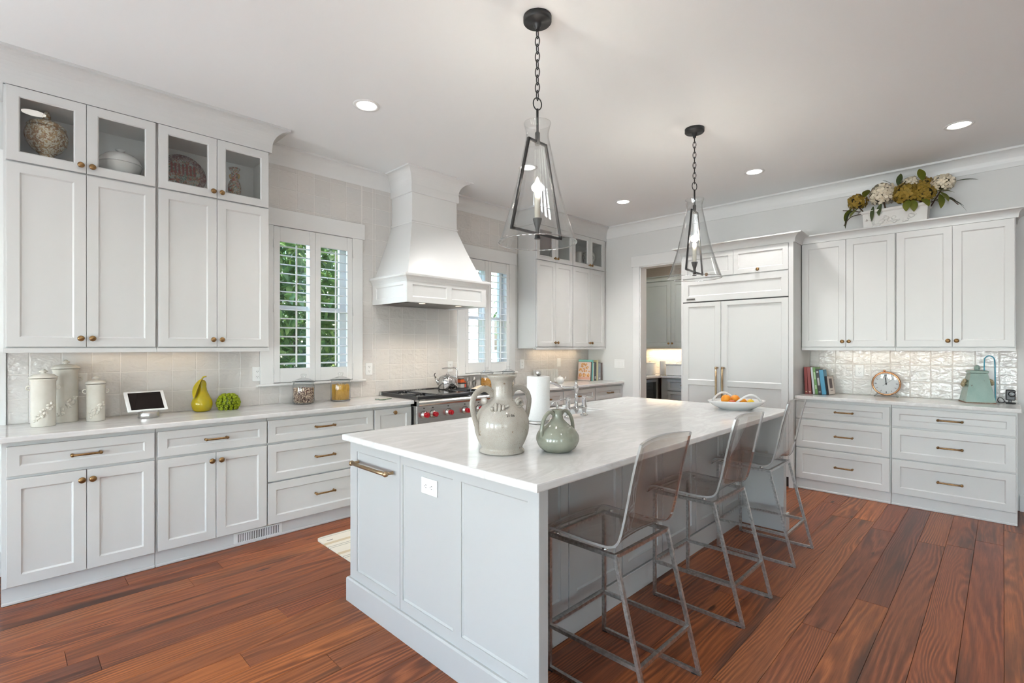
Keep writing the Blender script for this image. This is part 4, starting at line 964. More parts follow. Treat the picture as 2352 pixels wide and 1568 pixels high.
# ------------------------------------------------------------------ canisters
def canister(x, y, r, hb, hk, rim, label, seed):
    z = .9145; t = thing('ceramic_canister', label, 'canister', (x, y, z), group='cream ceramic canisters'); rg_ = random.Random(seed)
    MB().lathe([(r * .97, 0), (r, .004), (r, hb - .02), (rim * .93, hb - .012), (rim * .95, hb - .004), (r * .9, hb - .003), (1e-5, hb - .003)], (x, y, z), 40).build('body', M['cream'], t)
    k = hk - hb
    ld = MB().lathe([(rim * .93, hb), (rim, hb + .003), (rim, hb + .007), (rim * .86, hb + .014), (rim * .72, hb + k * .38), (rim * .3, hb + k * .48), (.012, hb + k * .50), (.010, hb + k * .58), (.019, hb + k * .66), (.021, hb + k * .72), (.014, hb + k * .82), (.007, hb + k * .94), (1e-5, hb + k)], (x, y, z), 36).build('lid', M['cream'], t)
    d = Vector((-x, -y)).normalized(); sd = Vector((-d.y, d.x))
    for s in (-1, 1):
        c = Vector((x, y)) + sd * s * (r + .006); pts = []
        for q in range(14):
            a = 2 * math.pi * q / 14; o = sd * s * (.011 * math.cos(a)); pts.append((c.x + o.x, c.y + o.y, z + hb * .80 + .012 * math.sin(a)))
        MB().tube(pts, .0042, 7, closed=True).build('ring_handle', M['cream'], t)
    m = MB(); base = math.atan2(d.y, d.x)
    for q in range(34):
        u = rg_.random(); a = base + (u - .42) * 1.5 * 1.0 + rg_.uniform(-.16, .16); zz = hb * (.16 + .30 * u) + rg_.uniform(-.03, .03) * (1 - abs(u - .45)); s = rg_.uniform(.005, .0105)
        m.sphere((x + math.cos(a) * r * 1.0, y + math.sin(a) * r * 1.0, z + zz), s, 8, 6, (1, 1, rg_.uniform(.7, 1.3)))
    m.build('flower_relief', M['cream'], t)
canister(.166, 4.148, .058, .290, .347, .067, 'medium cream ceramic canister with raised flowers, front left on counter', 1)
canister(.276, 4.285, .063, .340, .398, .073, 'largest cream ceramic canister with raised flowers, against the tiles', 2)
canister(.417, 4.203, .048, .240, .290, .055, 'smallest cream ceramic canister with raised flowers, nearest the tablet', 3)
# ------------------------------------------------------------------ tablet on its stand
t = thing('tablet_stand', 'round brushed metal stand holding the tablet', 'stand', (.69, 4.155, .9145))
MB().lathe([(.058, 0), (.060, .003), (.060, .034), (.057, .037), (1e-5, .037)], (.69, 4.155, .9145), 36).build('base', M['satin'], t)
MB().beam((.655, 4.125, .955), (.735, 4.125, .955), .012, .012).build('lip', M['satin'], t)
tb = thing('tablet', 'white-framed tablet leaning on a round metal stand', 'tablet', (.688, 4.142, .960), rot=Euler((R(-42), 0, R(5))))
MB().box(-.115, .115, -.0, .0075, 0, .170, .0025).build('case', M['plate_white'], tb)
MB().box(-.094, .094, -.0006, .0002, .0135, .1565).build('screen', M['screen'], tb)
MB().lathe([(.0035, -.0006), (1e-5, -.0006)], n=12).xf(Matrix.Translation((.1045, 0, .085)) @ Matrix.Rotation(R(90), 4, 'X')).build('button', M['satin'], tb)
# ------------------------------------------------------------------ pear, artichoke
t = thing('ceramic_pear', 'glossy yellow-green ceramic pear with a leaf', 'ornament', (1.030, 4.245, .9145))
px, py, pz = 1.030, 4.245, .9145
pp = [(v.x, v.y) for v in spline([(.038, .0), (.056, .010), (.068, .045), (.066, .075), (.052, .11), (.036, .145), (.029, .18), (.029, .205), (.022, .224), (.010, .233), (1e-4, .235)], 4)]
MB().lathe([(max(r, 1e-5), z) for r, z in pp], (px, py, pz), 36).build('body', M['pear'], t)
MB().tube(spline([(px, py, pz + .230), (px + .002, py, pz + .245), (px + .012, py - .006, pz + .256), (px + .026, py - .012, pz + .258)], 4), .006, 8).build('stem', M['pear'], t)
def leaf_mb(L, W, curl=.25, n=8, fold=.15, th=.0):
    """leaf along +x from the origin, curling down"""
    m = MB(); vs = []; fs = []
    for i in range(n + 1):
        s = i / n; w = W / 2 * math.sin(math.pi * min(1, s * .94 + .05)) ** .8; a = curl * s * 2.2; x = L * math.sin(a) / (curl * 2.2) if curl else L * s; z = -L * (1 - math.cos(a)) / (curl * 2.2) if curl else 0
        vs += [(x, -w, z + fold * w), (x, 0, z), (x, w, z + fold * w)]
    for i in range(n):
        for j in (0, 1): fs.append((3 * i + j, 3 * i + j + 1, 3 * i + 4 + j, 3 * i + 3 + j))
    m.add(vs, fs, True); return m
m = leaf_mb(.155, .05, .30, 10, .25)
b2 = [(p[0], p[1], p[2] + .005) for p in m.v]; nb = len(m.v); m.add(b2, [tuple(i for i in f) for f in m.f[:20]], True)
m.xf(Matrix.Translation((px - .004, py - .01, pz + .236)) @ Matrix.Rotation(R(205), 4, 'Z') @ Matrix.Rotation(R(48), 4, 'Y')); m.build('leaf', M['pear'], t)
t = thing('artichoke_candle_holder', 'lime green ceramic artichoke candle holder beside the pear', 'candle holder', (1.205, 4.238, .9145))
ax, ay, az = 1.205, 4.238, .9145
MB().lathe([(.030, 0), (.048, .012), (.062, .04), (.060, .075), (.045, .098), (.024, .106), (.022, .085), (1e-5, .085)], (ax, ay, az), 28).build('body', M['lime_dark'], t)
pet = MB(); pet.lathe([(.004, -.002), (.0105, .005), (.0125, .016), (.0105, .021), (.0085, .012), (.006, .006), (1e-5, .004)], n=8); pm = pet.mesh('petal', M['lime'])
for i, (rr, zz, nn, ti) in enumerate(((.050, .016, 12, 112), (.060, .034, 14, 98), (.063, .053, 14, 84), (.058, .071, 13, 68), (.048, .088, 11, 50), (.033, .100, 8, 28))):
    for k in range(nn):
        a = 2 * math.pi * (k + .5 * (i % 2)) / nn; inst('petal', pm, t, (ax + rr * math.cos(a), ay + rr * math.sin(a), az + zz), Matrix.Rotation(a, 3, 'Z') @ Matrix.Rotation(R(ti), 3, 'Y'))
MB().lathe([(.019, .086), (.019, .104), (1e-5, .106)], (ax, ay, az), 16).build('tealight', M['white_cer'], t)
# ------------------------------------------------------------------ glass jars
def jar(x, y, r, h, fill, label, fmat, seed, fh):
    z = .9145; t = thing('glass_jar', label, 'jar', (x, y, z), group='lidded glass storage jars'); th = .004; rg_ = random.Random(seed)
    o = [(r * .9, .0), (r, .008), (r, h - .02), (r * .93, h - .008), (r * .93, h)]
    MB().lathe(o + [(q - th, max(zz, .006)) for q, zz in reversed(o)] + [(1e-5, .006)], (x, y, z), 40, cap=False).build('jar_body', M['glass'], t)
    MB().lathe([(r * .90, .0005), (r * .985, .007), (r * .985, .010), (1e-5, .010)], (x, y, z), 36).build('base_disc', M['glass'], t)
    L = [(r * .98, h + .001), (r * 1.04, h + .004), (r * 1.02, h + .010), (r * .6, h + .026), (r * .24, h + .036), (r * .18, h + .042), (r * .27, h + .056), (r * .27, h + .066), (r * .15, h + .071), (1e-5, h + .071)]
    MB().lathe(L, (x, y, z), 36).build('lid', M['glass'], t)
    MB().lathe([(r * 1.035, h + .0005), (r * 1.045, h + .004), (r * 1.03, h + .007), (r * .96, h + .004)], (x, y, z), 36, cap=False).build('lid_rim', flat((.28, .30, .30), .1), t)
    m = MB(); ri = r - .0075
    if fill == 'beans':
        m.lathe([(ri * .88, .011), (ri * .9, fh - .012), (1e-5, fh - .008)], (x, y, z), 20)
        for k in range(520):
            a = rg_.uniform(0, 6.283); top = rg_.random() < .2; q = ri * (math.sqrt(rg_.random()) if top else .92); zz = fh - .01 + rg_.uniform(-.004, .004) if top else rg_.uniform(.013, fh - .006)
            b = len(m.v); m.sphere((0, 0, 0), .0062, 6, 4, (1.5, .9, .9)); Mx = Matrix.Translation((x + q * math.cos(a), y + q * math.sin(a), z + zz)) @ Euler((rg_.uniform(0, 3), rg_.uniform(0, 3), rg_.uniform(0, 3))).to_matrix().to_4x4()
            for i in range(b, len(m.v)): m.v[i] = tuple(Mx @ Vector(m.v[i]))
    elif fill == 'spaghetti':
        for k in range(170):
            a = rg_.uniform(0, 6.283); q = ri * rg_.uniform(.80, .97); a2 = a + rg_.uniform(-.5, .5); h2 = fh * rg_.uniform(.85, 1.0); m.beam((x + q * .97 * math.cos(a), y + q * .97 * math.sin(a), z + .012), (x + q * .97 * math.cos(a2), y + q * .97 * math.sin(a2), z + h2), .0026)
        for k in range(26):
            a = rg_.uniform(0, 6.283); a2 = a + 2.2 + rg_.uniform(-.4, .4); zz = rg_.uniform(.02, fh * .6); q = ri * .93; m.beam((x + q * math.cos(a), y + q * math.sin(a), z + zz), (x + q * math.cos(a2), y + q * math.sin(a2), z + zz + rg_.uniform(.0, .05)), .0026)
        m.lathe([(ri * .74, .011), (ri * .74, fh * .9), (1e-5, fh * .9)], (x, y, z), 20)
    else:
        m.lathe([(ri * .8, .011), (ri * .8, fh - .02), (1e-5, fh - .02)], (x, y, z), 18)
        for k in range(170):
            a = rg_.uniform(0, 6.283); top = rg_.random() < .22; q = ri * (.85 * math.sqrt(rg_.random()) if top else .86); zz = fh - .015 + rg_.uniform(-.006, .006) if top else rg_.uniform(.02, fh - .01); d = Vector((-math.sin(a), math.cos(a), rg_.uniform(-.9, .9))).normalized() * .017; c = Vector((x + q * math.cos(a), y + q * math.sin(a), z + zz)); m.tube([c - d, c + d], .005, 6)
    o = m.build('contents', fmat, t); o['kind'] = 'stuff'
jar(1.772, 4.212, .088, .180, 'beans', 'glass storage jar full of mixed dark beans', M['bean'], 4, .135)
jar(2.100, 4.208, .086, .180, 'spaghetti', 'glass storage jar full of yellow spaghetti', M['pasta_y'], 5, .150)
jar(3.862, 4.205, .077, .178, 'penne', 'glass storage jar of penne pasta behind the cream vase', M['pasta'], 6, .125)
jar(4.213, 4.205, .077, .178, 'penne', 'glass storage jar half hidden behind the vase rim', M['wood_light'], 7, .06)
# spoon rest
t = thing('spoon_rest', 'small clover-shaped spoon rest with green edge left of the range', 'spoon rest', (2.42, 4.03, .9145))
for nm, sc, z0, z1, mt in (('rim', 1.0, .0, .006, M['celadon']), ('dish', .93, .0062, .0085, flat((.58, .57, .50), .2))):
    pts = []
    for k in range(40):
        a = 2 * math.pi * k / 40; q = (.052 + .018 * math.cos(3 * a)) * sc; pts.append((2.42 + q * math.cos(a) * 1.25, 4.03 + q * math.sin(a) * 1.0))
    MB().prism(pts, .9145 + z0, .9145 + z1).build(nm, mt, t)
# ------------------------------------------------------------------ kettle
kx, ky, kz = 3.285, 4.185, .9505
t = thing('kettle', 'polished steel kettle with arched handle on the range', 'kettle', (kx, ky, kz))
MB().lathe([(.094, 0), (.099, .006), (.099, .075), (.096, .105), (.088, .120), (1e-5, .120)], (kx, ky, kz), 40).build('body', M['chrome'], t)
ld = MB().lathe([(.088, .1202), (.082, .126), (.055, .143), (.02, .151), (1e-5, .152)], (kx, ky, kz), 36).build('lid', M['chrome'], t)
RD = Vector((.7014, -.7128, 0))
p = [Vector((kx, ky, kz + .150)) + RD * (.014 * math.cos(math.pi * i / 8)) + Vector((0, 0, .020 * math.sin(math.pi * i / 8))) for i in range(9)]
MB().tube(p, .003, 7).build('lid_knob', M['chrome'], ld)
b = Vector((kx, ky, kz)); MB().tube([b - RD * .085 + Vector((0, 0, .045)), b - RD * .115 + Vector((0, 0, .085)), b - RD * .138 + Vector((0, 0, .132))], .012, 12, radii=[.019, .014, .010]).build('spout', M['chrome'], t)
MB().tube(spline([b - RD * .137 + Vector((0, 0, .128)), b - RD * .142 + Vector((0, 0, .142)), b - RD * .139 + Vector((0, 0, .155)), b - RD * .130 + Vector((0, 0, .164))], 3), .004, 8, radii=None).build('whistle', M['blackplastic'], t)
hd_ = MB().tube(spline([b + RD * .095 + Vector((0, 0, .10)), b + RD * .098 + Vector((0, 0, .17)), b + RD * .088 + Vector((0, 0, .212)), b + RD * .06 + Vector((0, 0, .220)), b - RD * .05 + Vector((0, 0, .212))], 5), .006, 8).build('handle', M['chrome'], t)
MB().tube([b + RD * .055 + Vector((0, 0, .2195)), b + RD * .0 + Vector((0, 0, .2175)), b - RD * .058 + Vector((0, 0, .212))], .012, 10, radii=[.009, .0135, .009], flat=.7).build('grip', M['satin'], hd_)
# spices, shakers, pin
t = thing('spice_tin', 'small black and orange spice tin right of the kettle', 'tin', (3.528, 4.26, .9145))
MB().box(3.501, 3.556, 4.235, 4.285, .9145, 1.045, .004).build('body', M['blackplastic'], t); MB().box(3.5002, 3.5562, 4.2342, 4.2858, 1.0, 1.036).build('band', flat((.55, .10, .02), .4), t); MB().box(3.5002, 3.5562, 4.2342, 4.2858, .945, .985).build('label', flat((.45, .46, .46), .4), t); MB().box(3.503, 3.554, 4.237, 4.283, 1.045, 1.052, .002).build('cap', flat((.5, .48, .44), .3), t)
t = thing('spice_jar', 'short spice jar with red label beside the tin', 'jar', (3.588, 4.275, .9145))
MB().lathe([(.022, 0), (.022, .075), (.018, .08)], (3.588, 4.275, .9145), 18).build('body', flat((.05, .04, .035), .2), t); MB().lathe([(.0225, .03), (.0225, .066)], (3.588, 4.275, .9145), 18, cap=False).build('label', flat((.5, .06, .03), .5), t); MB().lathe([(.020, .08), (.020, .097), (1e-5, .098)], (3.588, 4.275, .9145), 18).build('cap', flat((.45, .08, .03), .4), t)
for (x, y, lab) in ((3.672, 4.318, 'pewter shaker nearer the kettle'), (3.770, 4.318, 'pewter shaker nearer the pasta jar')):
    t = thing('shaker', lab, 'shaker', (x, y, .9145), group='pewter salt and pepper shakers')
    MB().lathe([(.016, 0), (.018, .004), (.014, .02), (.024, .06), (.026, .078), (.018, .088)], (x, y, .9145), 20).build('body', M['shaker_steel'], t)
    MB().lathe([(.0175, .089), (.017, .10), (.0145, .122), (.008, .134), (1e-5, .136)], (x, y, .9145), 18).build('cap', M['chrome'], t)
o = MB().tube([(3.505, 4.085, .9275), (3.57, 4.095, .9335), (3.65, 4.108, .940), (3.69, 4.114, .9425), (3.702, 4.116, .9425)], .02, 14, radii=[.012, .018, .026, .028, .020]).build('rolling_pin', M['wood_light']); tag(o, 'pale tapered rolling pin lying right of the range', 'rolling pin')
# ------------------------------------------------------------------ things on the island
RV, FV = Vector((.7014, -.7128, 0)), Vector((.7128, .7014, 0)); UP = Vector((0, 0, 1))
def polar(c, d, pts): return [c + d * p[0] + UP * p[1] + (RV * p[2] if len(p) > 2 else Vector()) for p in pts]
vc = Vector((1.600, 1.640, .9145))
t = thing('cream_vase', 'large crackled cream vase with two strap handles and coiled vines', 'vase', vc)
vp = [(.098, 0), (.1035, .004), (.1025, .010), (.0945, .022), (.100, .035), (.112, .060), (.122, .090), (.1255, .119), (.123, .148), (.112, .178), (.092, .207), (.064, .232), (.051, .247), (.0485, .275), (.0475, .305), (.053, .326), (.0645, .339), (.0685, .346), (.064, .349), (.050, .330), (.043, .30), (.043, .26)]
vs_ = [(v.x, v.y) for v in spline(vp, 3)]
MB().lathe([(max(r, 1e-5), z) for r, z in vs_] + [(1e-5, .255)], vc, 56, cap=False).build('body', M['vase'], t)
hp = [(.048, .255), (.066, .282), (.100, .291), (.138, .270), (.156, .232), (.150, .180), (.136, .135), (.122, .098), (.117, .090)]
dL = (-RV * .82 - FV * .57).normalized(); dR = -dL
for d in (dL, dR):
    s = spline(polar(vc, d, hp), 4); n = len(s); MB().tube(s, .010, 12, radii=[.0165 - .006 * (i / n) for i in range(n)], flat=.55, up=UP.cross(d)).build('handle', M['vase'], t)
def coil(c, ax, r, pitch, turns, tr, e1):
    ax = ax.normalized(); u = ax.cross(UP).normalized(); w = ax.cross(u); P = []
    for i in range(int(turns * 12) + 1):
        a = i / 12 * 2 * math.pi; P.append(c + ax * (pitch * a / 6.283) + u * (r * math.cos(a)) + w * (r * math.sin(a)))
    return P
c0 = vc - RV * .040 - FV * .086 + UP * .214
MB().tube(coil(c0, RV + UP * -.25, .0145, .0165, 3.0, .006, 0), .0075, 8).build('coiled_vine', M['vase'], t)
MB().tube(spline([c0 + RV * .036 + UP * -.006, c0 + RV * .055 - FV * .006 + UP * -.002, c0 + RV * .072 - FV * .0 + UP * .006], 4), .006, 8, radii=None).build('vine_tip', M['vase'], t)
c1 = vc + RV * .086 - FV * .030 + UP * .222
MB().tube(coil(c1, RV * -.5 + FV * .6 + UP * .3, .0135, .014, 2.6, .006, 0), .0072, 8).build('coiled_vine', M['vase'], t)
MB().tube(spline([c1 - FV * .01 + UP * -.012, c1 - RV * .02 - FV * .02 + UP * -.012, c1 - RV * .034 - FV * .022 + UP * -.006], 4), .006, 8).build('vine_tip', M['vase'], t)
q = vc + dL * .092 + UP * .238; ax = (-FV * .9 - RV * .3).normalized(); MB().tube([q - ax * .018, q, q + ax * .012, q + ax * .014], .014, 12, radii=[.008, .0155, .0165, .009]).build('scroll', M['vase'], t)
tn = (-FV * .107 + RV * .040).normalized(); nrm = (tn * .84 + UP * .54).normalized(); xr = UP.cross(nrm).normalized(); yr = nrm.cross(xr)
Mx = Matrix((xr, yr, nrm)).transposed().to_4x4(); Mx.translation = tn * .1155 + UP * .178
text('stamped_number', '21 06', .017, M['ink'], t, Mx, .0006)
gc = Vector((1.792, 1.468, .9145))
t = thing('sage_vase', 'small round sage green vase with two loop handles', 'vase', gc)
gp_ = [(.058, 0), (.066, .004), (.0855, .020), (.098, .046), (.0995, .060), (.094, .082), (.073, .107), (.054, .120), (.040, .133), (.0275, .147), (.0235, .166), (.0245, .180), (.028, .187), (.026, .190), (.018, .184), (.016, .15)]
gs = [(v.x, v.y) for v in spline(gp_, 3)]; gs = [(r + (.0009 * math.sin(z * 520) if .08 < z < .14 else 0), z) for r, z in gs]
MB().lathe([(max(r, 1e-5), z) for r, z in gs] + [(1e-5, .15)], gc, 48, cap=False).build('body', M['sage'], t)
gd = (-RV * .80 - FV * .60).normalized()
for d in (gd, -gd):
    s = spline(polar(gc, d, [(.022, .166), (.038, .180), (.060, .176), (.084, .150), (.095, .115), (.097, .088), (.094, .072)]), 4); MB().tube(s, .0085, 10).build('handle', M['sage'], t)
tc = Vector((2.372, 2.100, .9145))
t = thing('paper_towel_holder', 'white paper towel roll on a brushed steel holder with ball finial', 'paper towel holder', tc)
MB().lathe([(.082, 0), (.084, .004), (.084, .012), (.080, .016), (1e-5, .016)], tc, 40).build('base', M['satin'], t)
MB().lathe([(.006, .016), (.006, .300)], tc, 12).build('rod', M['satin'], t)
MB().lathe([(.071, .0175), (.072, .022), (.072, .290), (.070, .293), (.021, .293), (.021, .0175), (.071, .0175)], tc, 48, cap=False).build('paper_roll', M['paper'], t)
MB().sphere(tc + UP * .315, .0205, 20, 14).build('finial', M['satin'], t)
# bridge faucet
fz = .9145; FY = 2.105; ft = thing('bridge_faucet', 'chrome bridge faucet with lever handles on the island', 'faucet', (2.772, FY, fz))
for x, sgn in ((2.680, -1), (2.864, 1)):
    po = MB().lathe([(.028, 0), (.028, .004), (.016, .010), (.012, .022), (.0165, .032), (.0165, .044), (.019, .050), (.022, .060), (.019, .070), (.0155, .076), (.0155, .108), (.012, .112), (.0165, .122), (.017, .130), (.011, .138), (1e-5, .139)], (x, FY, fz), 20).build('post', M['chrome'], ft)
    dr_ = Vector((-.9, .35, 0)).normalized() if sgn < 0 else Vector((.8, -.55, 0)).normalized(); h0 = Vector((x, FY, fz + .126))
    MB().tube([h0, h0 + dr_ * .03 + UP * .001, h0 + dr_ * .055 - UP * .002, h0 + dr_ * .066 - UP * .003], .005, 8, radii=[.0045, .005, .009, .005]).build('lever', M['chrome'], po)
MB().tube([(2.680, FY, fz + .060), (2.864, FY, fz + .060)], .009, 12).build('bridge', M['chrome'], ft)
ce = MB().lathe([(.006, .018), (.010, .030), (.018, .045), (.020, .060), (.016, .076), (.0125, .09), (.0115, .125), (.013, .128), (.013, .134), (.0105, .138), (.0105, .172), (.014, .180), (.0185, .195), (.018, .207), (.010, .216), (.0085, .226), (.010, .236), (.006, .243), (1e-5, .245)], (2.772, FY, fz), 20).build('column', M['chrome'], ft)
s0 = Vector((2.772, FY, fz + .198)); MB().tube(spline([s0, s0 + Vector((-.012, .10, -.004)), s0 + Vector((-.015, .14, .004)), s0 + Vector((-.02, .215, .026)), s0 + Vector((-.022, .245, .024)), s0 + Vector((-.022, .256, .006))], 5), .0085, 12).build('spout', M['chrome'], ft)
sp = thing('side_sprayer', 'chrome side sprayer left of the bridge faucet', 'sprayer', (2.585, 2.12, fz))
MB().lathe([(.022, 0), (.022, .004), (.013, .010), (.012, .03), (.014, .036)], (2.585, 2.12, fz), 18).build('base', M['chrome'], sp)
MB().tube(spline([(2.585, 2.12, fz + .03), (2.585, 2.12, fz + .085), (2.582, 2.13, fz + .105), (2.576, 2.148, fz + .104), (2.574, 2.155, fz + .092)], 4), .010, 12).build('wand', M['chrome'], sp)
# fruit bowl
bc = Vector((3.945, 1.462, .9145)); ra = math.atan2(RV.y, RV.x)
t = thing('fruit_bowl', 'white oval ceramic bowl with two arched handles, holding fruit', 'bowl', bc)
MB().lathe([(.52, 0), (.56, .004), (.60, .008), (.84, .034), (.96, .056), (1.0, .063), (1.0, .069), (.97, .070), (.90, .052), (.72, .022), (.5, .014), (1e-5, .013)], bc, 48, sx=.214, sy=.150, rz=ra, cap=False).build('dish', M['white_cer'], t)
for (a, b, fo, ph) in ((-.155, .03, .098, .06), (-.035, .155, -.105, .058)):
    P = [bc + RV * (a + (b - a) * k / 12) + FV * (fo * (.75 + .25 * math.sin(math.pi * k / 12))) + UP * (.060 + ph * math.sin(math.pi * k / 12)) for k in range(13)]; MB().tube(P, .0085, 10).build('handle', M['white_cer'], t)
def fruit(nm, lab, u, w, z, r, mat, cat, sc=(1, 1, 1)):
    p = bc + RV * u + FV * w; t = thing(nm, lab, cat, (p.x, p.y, bc.z + z - r), group='fruit in the white bowl')
    MB().sphere((p.x, p.y, bc.z + z), r, 22, 14, sc).build('skin', mat, t); MB().lathe([(.0035, 0), (.0025, .003), (1e-5, .003)], (p.x + .003, p.y - .004, bc.z + z + r * sc[2] - .001), 8).build('stem_scar', M['stem'], t)
fruit('orange', 'orange at the left end of the white bowl', -.075, .012, .074, .037, M['orange'], 'orange')
fruit('orange', 'orange in the middle of the white bowl behind the front handle', -.002, .020, .072, .036, M['orange'], 'orange')
fruit('orange', 'lower orange under the front handle of the white bowl', .022, -.052, .055, .034, M['orange'], 'orange')
fruit('apple', 'red blushed apple in front of the left orange', -.062, -.058, .048, .030, M['apple'], 'apple')
fruit('lemon', 'yellow lemon at the right end of the white bowl', .098, -.02, .050, .030, M['lemon'], 'lemon', (1.15, .9, .95))
# ------------------------------------------------------------------ books
def book(lab, loc, rot, th, dp, h, case, group, page=(.72, .68, .58), bands=(), cover=None):
    """spine faces local -y... local x = thickness, local y = depth, spine at y=0"""
    t = thing('book', lab, 'book', loc, rot=rot, group=group); cm = flat(case, .4); c = .0025
    m = MB(); m.box(0, th, 0, c, 0, h, .0008); m.box(0, c, c, dp, 0, h); m.box(th - c, th, c, dp, 0, h); m.build('case', cm, t)
    MB().box(c, th - c, c, dp - .004, .003, h - .003).build('pages', flat(page, .8), t)
    for (z0, z1, col) in bands: MB().box(th * .22, th * .78, -.0006, 0, h * z0, h * z1).build('spine_label', flat(col, .5), t)
    if cover: cover(t, th, dp, h)
    return t
RB = lambda deg: Matrix.Rotation(R(deg), 3, 'X') @ Matrix.Rotation(R(-90), 3, 'Z')      # spine towards -x
G1 = 'books on the right-hand counter'
def bookB(lab, y, th, dp, h, lean, case, bands=(), x=5.735, cover=None, page=(.72, .68, .58), yaw=0):
    # local x (thickness) -> -y, local y (depth) -> +x
    z = .9148 + .0
    return book(lab, (x, y, z), (Matrix.Rotation(R(yaw), 3, 'Z') @ Matrix.Rotation(R(lean), 3, 'X') @ Matrix.Rotation(R(-90), 3, 'Z')).to_euler(), th, dp, h, case, G1, page, bands, cover)
bookB('red book at the left end of the row, against the refrigerator panel', 1.446, .026, .17, .272, -2, (.30, .05, .045), ((.06, .10, (.7, .55, .3)),))
bookB('second red book in the row on the right-hand counter', 1.4145, .028, .17, .272, -3, (.27, .05, .045), ((.06, .10, (.7, .5, .4)),))
bookB('thin white book between the red and green books', 1.373, .017, .17, .272, -5, (.62, .62, .64))
bookB('green book with pale lettering in the row', 1.353, .024, .18, .272, -5.5, (.13, .27, .07), ((.55, .82, (.42, .55, .34)), (.2, .34, (.42, .55, .34))))
bookB('black book with white title in the row', 1.3265, .030, .15, .252, -6, (.022, .02, .022), ((.86, .92, (.5, .5, .5)), (.36, .66, (.42, .42, .42)), (.08, .12, (.4, .38, .42))))
bookB('blue book in the row on the right-hand counter', 1.294, .036, .13, .246, -6.5, (.06, .27, .42), page=(.6, .56, .42))
def cov(t, th, dp, h):
    MB().box(th, th + .0006, .004, dp - .003, .003, h - .003).build('cover', flat((.60, .54, .50), .5), t); MB().box(th + .0006, th + .001, .035, dp - .035, h * .34, h * .86).build('cover_picture', flat((.10, .075, .08), .5), t); MB().box(th + .0006, th + .001, .04, dp - .03, h * .2, h * .235).build('cover_title', flat((.2, .16, .15), .5), t)
bookB('small book with cream cover at the right end of the row', 1.254, .020, .125, .185, -7, (.02, .018, .02), cover=cov, yaw=-13, x=5.745)
G2 = 'cookbooks in the far corner'
def bookF(lab, x, y, th, dp, h, case, rz=0.0, bands=(), cover=None, lean=0.0, page=(.72, .68, .58)):
    return book(lab, (x, y, .9148 + max(0, math.sin(R(lean)) * 0)), Euler((0, R(lean), R(rz))), th, dp, h, case, G2, page, bands, cover)
def cook(t, th, dp, h):
    MB().box(-.0006, 0, .004, dp - .004, .004, h - .004).build('cover', flat((.60, .52, .50), .4), t)
    MB().box(-.0010, -.0006, .004, dp - .004, .02, .055).build('cover_title', flat((.62, .36, .28), .4), t)
    rr = random.Random(5); m = MB()
    for k in range(26):
        z = rr.uniform(.50, .90); a = .5 + rr.uniform(-.40, .40) * (1.35 - z) * 1.2
        m.sphere((-.0010, dp * a, h * z), rr.uniform(.010, .017), 8, 6, (.08, 1.2, .9))
    for a in (.2, .5, .8): m.sphere((-.0010, dp * a, h * .30), .028, 10, 7, (.05, 1.1, 1.0))
    m.build('cover_picture', varied('baked_goods_print', (.36, .12, .03), (.75, .50, .25), 60, .5), t)
bookF('cookbook with pastries on its pink cover, front of the corner row', 5.722, 4.098, .022, .225, .268, (.10, .08, .07), cover=cook, lean=4)
bookF('tall turquoise book right behind the pastry cookbook', 5.752, 4.100, .030, .235, .295, (.16, .46, .44), lean=3)
bookF('cream-spined book behind the turquoise one', 5.792, 4.104, .022, .22, .255, (.62, .58, .46), lean=2)
bookF('dark grey book in the corner row', 5.822, 4.104, .045, .22, .262, (.05, .05, .055), lean=1, bands=((.1, .25, (.4, .4, .42)),))
bookF('yellow and black spined book in the corner row', 5.875, 4.104, .040, .24, .288, (.55, .50, .30), lean=1)
bookF('grey book with a label in the corner row', 5.922, 4.106, .060, .20, .245, (.30, .30, .31), bands=((.08, .16, (.7, .7, .7)), (.45, .8, (.22, .28, .34))))
bookF('dark brown book at the right end of the corner row', 5.990, 4.106, .036, .20, .250, (.12, .085, .08))
# ------------------------------------------------------------------ clock
cc = Vector((5.935, .803, 1.040)); t = thing('table_clock', 'round rose gold table clock standing on two feet', 'clock', cc + Vector((0, 0, -.1255)), rot=None)
Mc = Matrix.Translation(cc) @ Matrix.Rotation(R(-4), 4, 'Y') @ TB.to_4x4()
def ck(m, nm, mat, par=None): return m.xf(Mc).build(nm, mat, par or t)
ck(MB().lathe([(.100, -.028), (.112, -.022), (.116, -.006), (.115, .006), (.108, .012), (.101, .011), (.099, .004), (.099, -.002)], n=56, cap=False), 'case', M['rose_gold'])
ck(MB().lathe([(.1, -.027), (1e-5, -.027)], n=40, cap=False), 'back', M['satin'])
dl_ = ck(MB().lathe([(.0995, 0), (1e-5, 0)], n=56, cap=False), 'dial', M['dial'])
for k in range(12):
    a = math.pi / 2 - k * math.pi / 6; w = .0055 if k % 3 == 0 else .003
    m = MB().beam((math.cos(a) * .074, math.sin(a) * .074, .0012), (math.cos(a) * .091, math.sin(a) * .091, .0012), w, .0008); ck(m, 'hour_mark', M['ink'], dl_)
def hand(ang, L, w, tail, nm):
    a = R(90 - ang); d = Vector((math.cos(a), math.sin(a), 0)); ck(MB().beam(-d * tail + UP * .003, d * L + UP * .003, w, .001, up=(0, 0, 1)), nm, M['ink'], dl_)
hand(-4, .055, .007, .010, 'hour_hand'); hand(-6, .085, .005, .012, 'minute_hand'); hand(50, .088, .0016, .035, 'second_hand')
ck(MB().lathe([(.006, .002), (.006, .005), (1e-5, .005)], n=12), 'hub', M['ink'])
ck(MB().lathe([(.100, .006), (.08, .0095), (.04, .0125), (1e-5, .0135)], n=40, cap=False), 'glass', M['glass'])
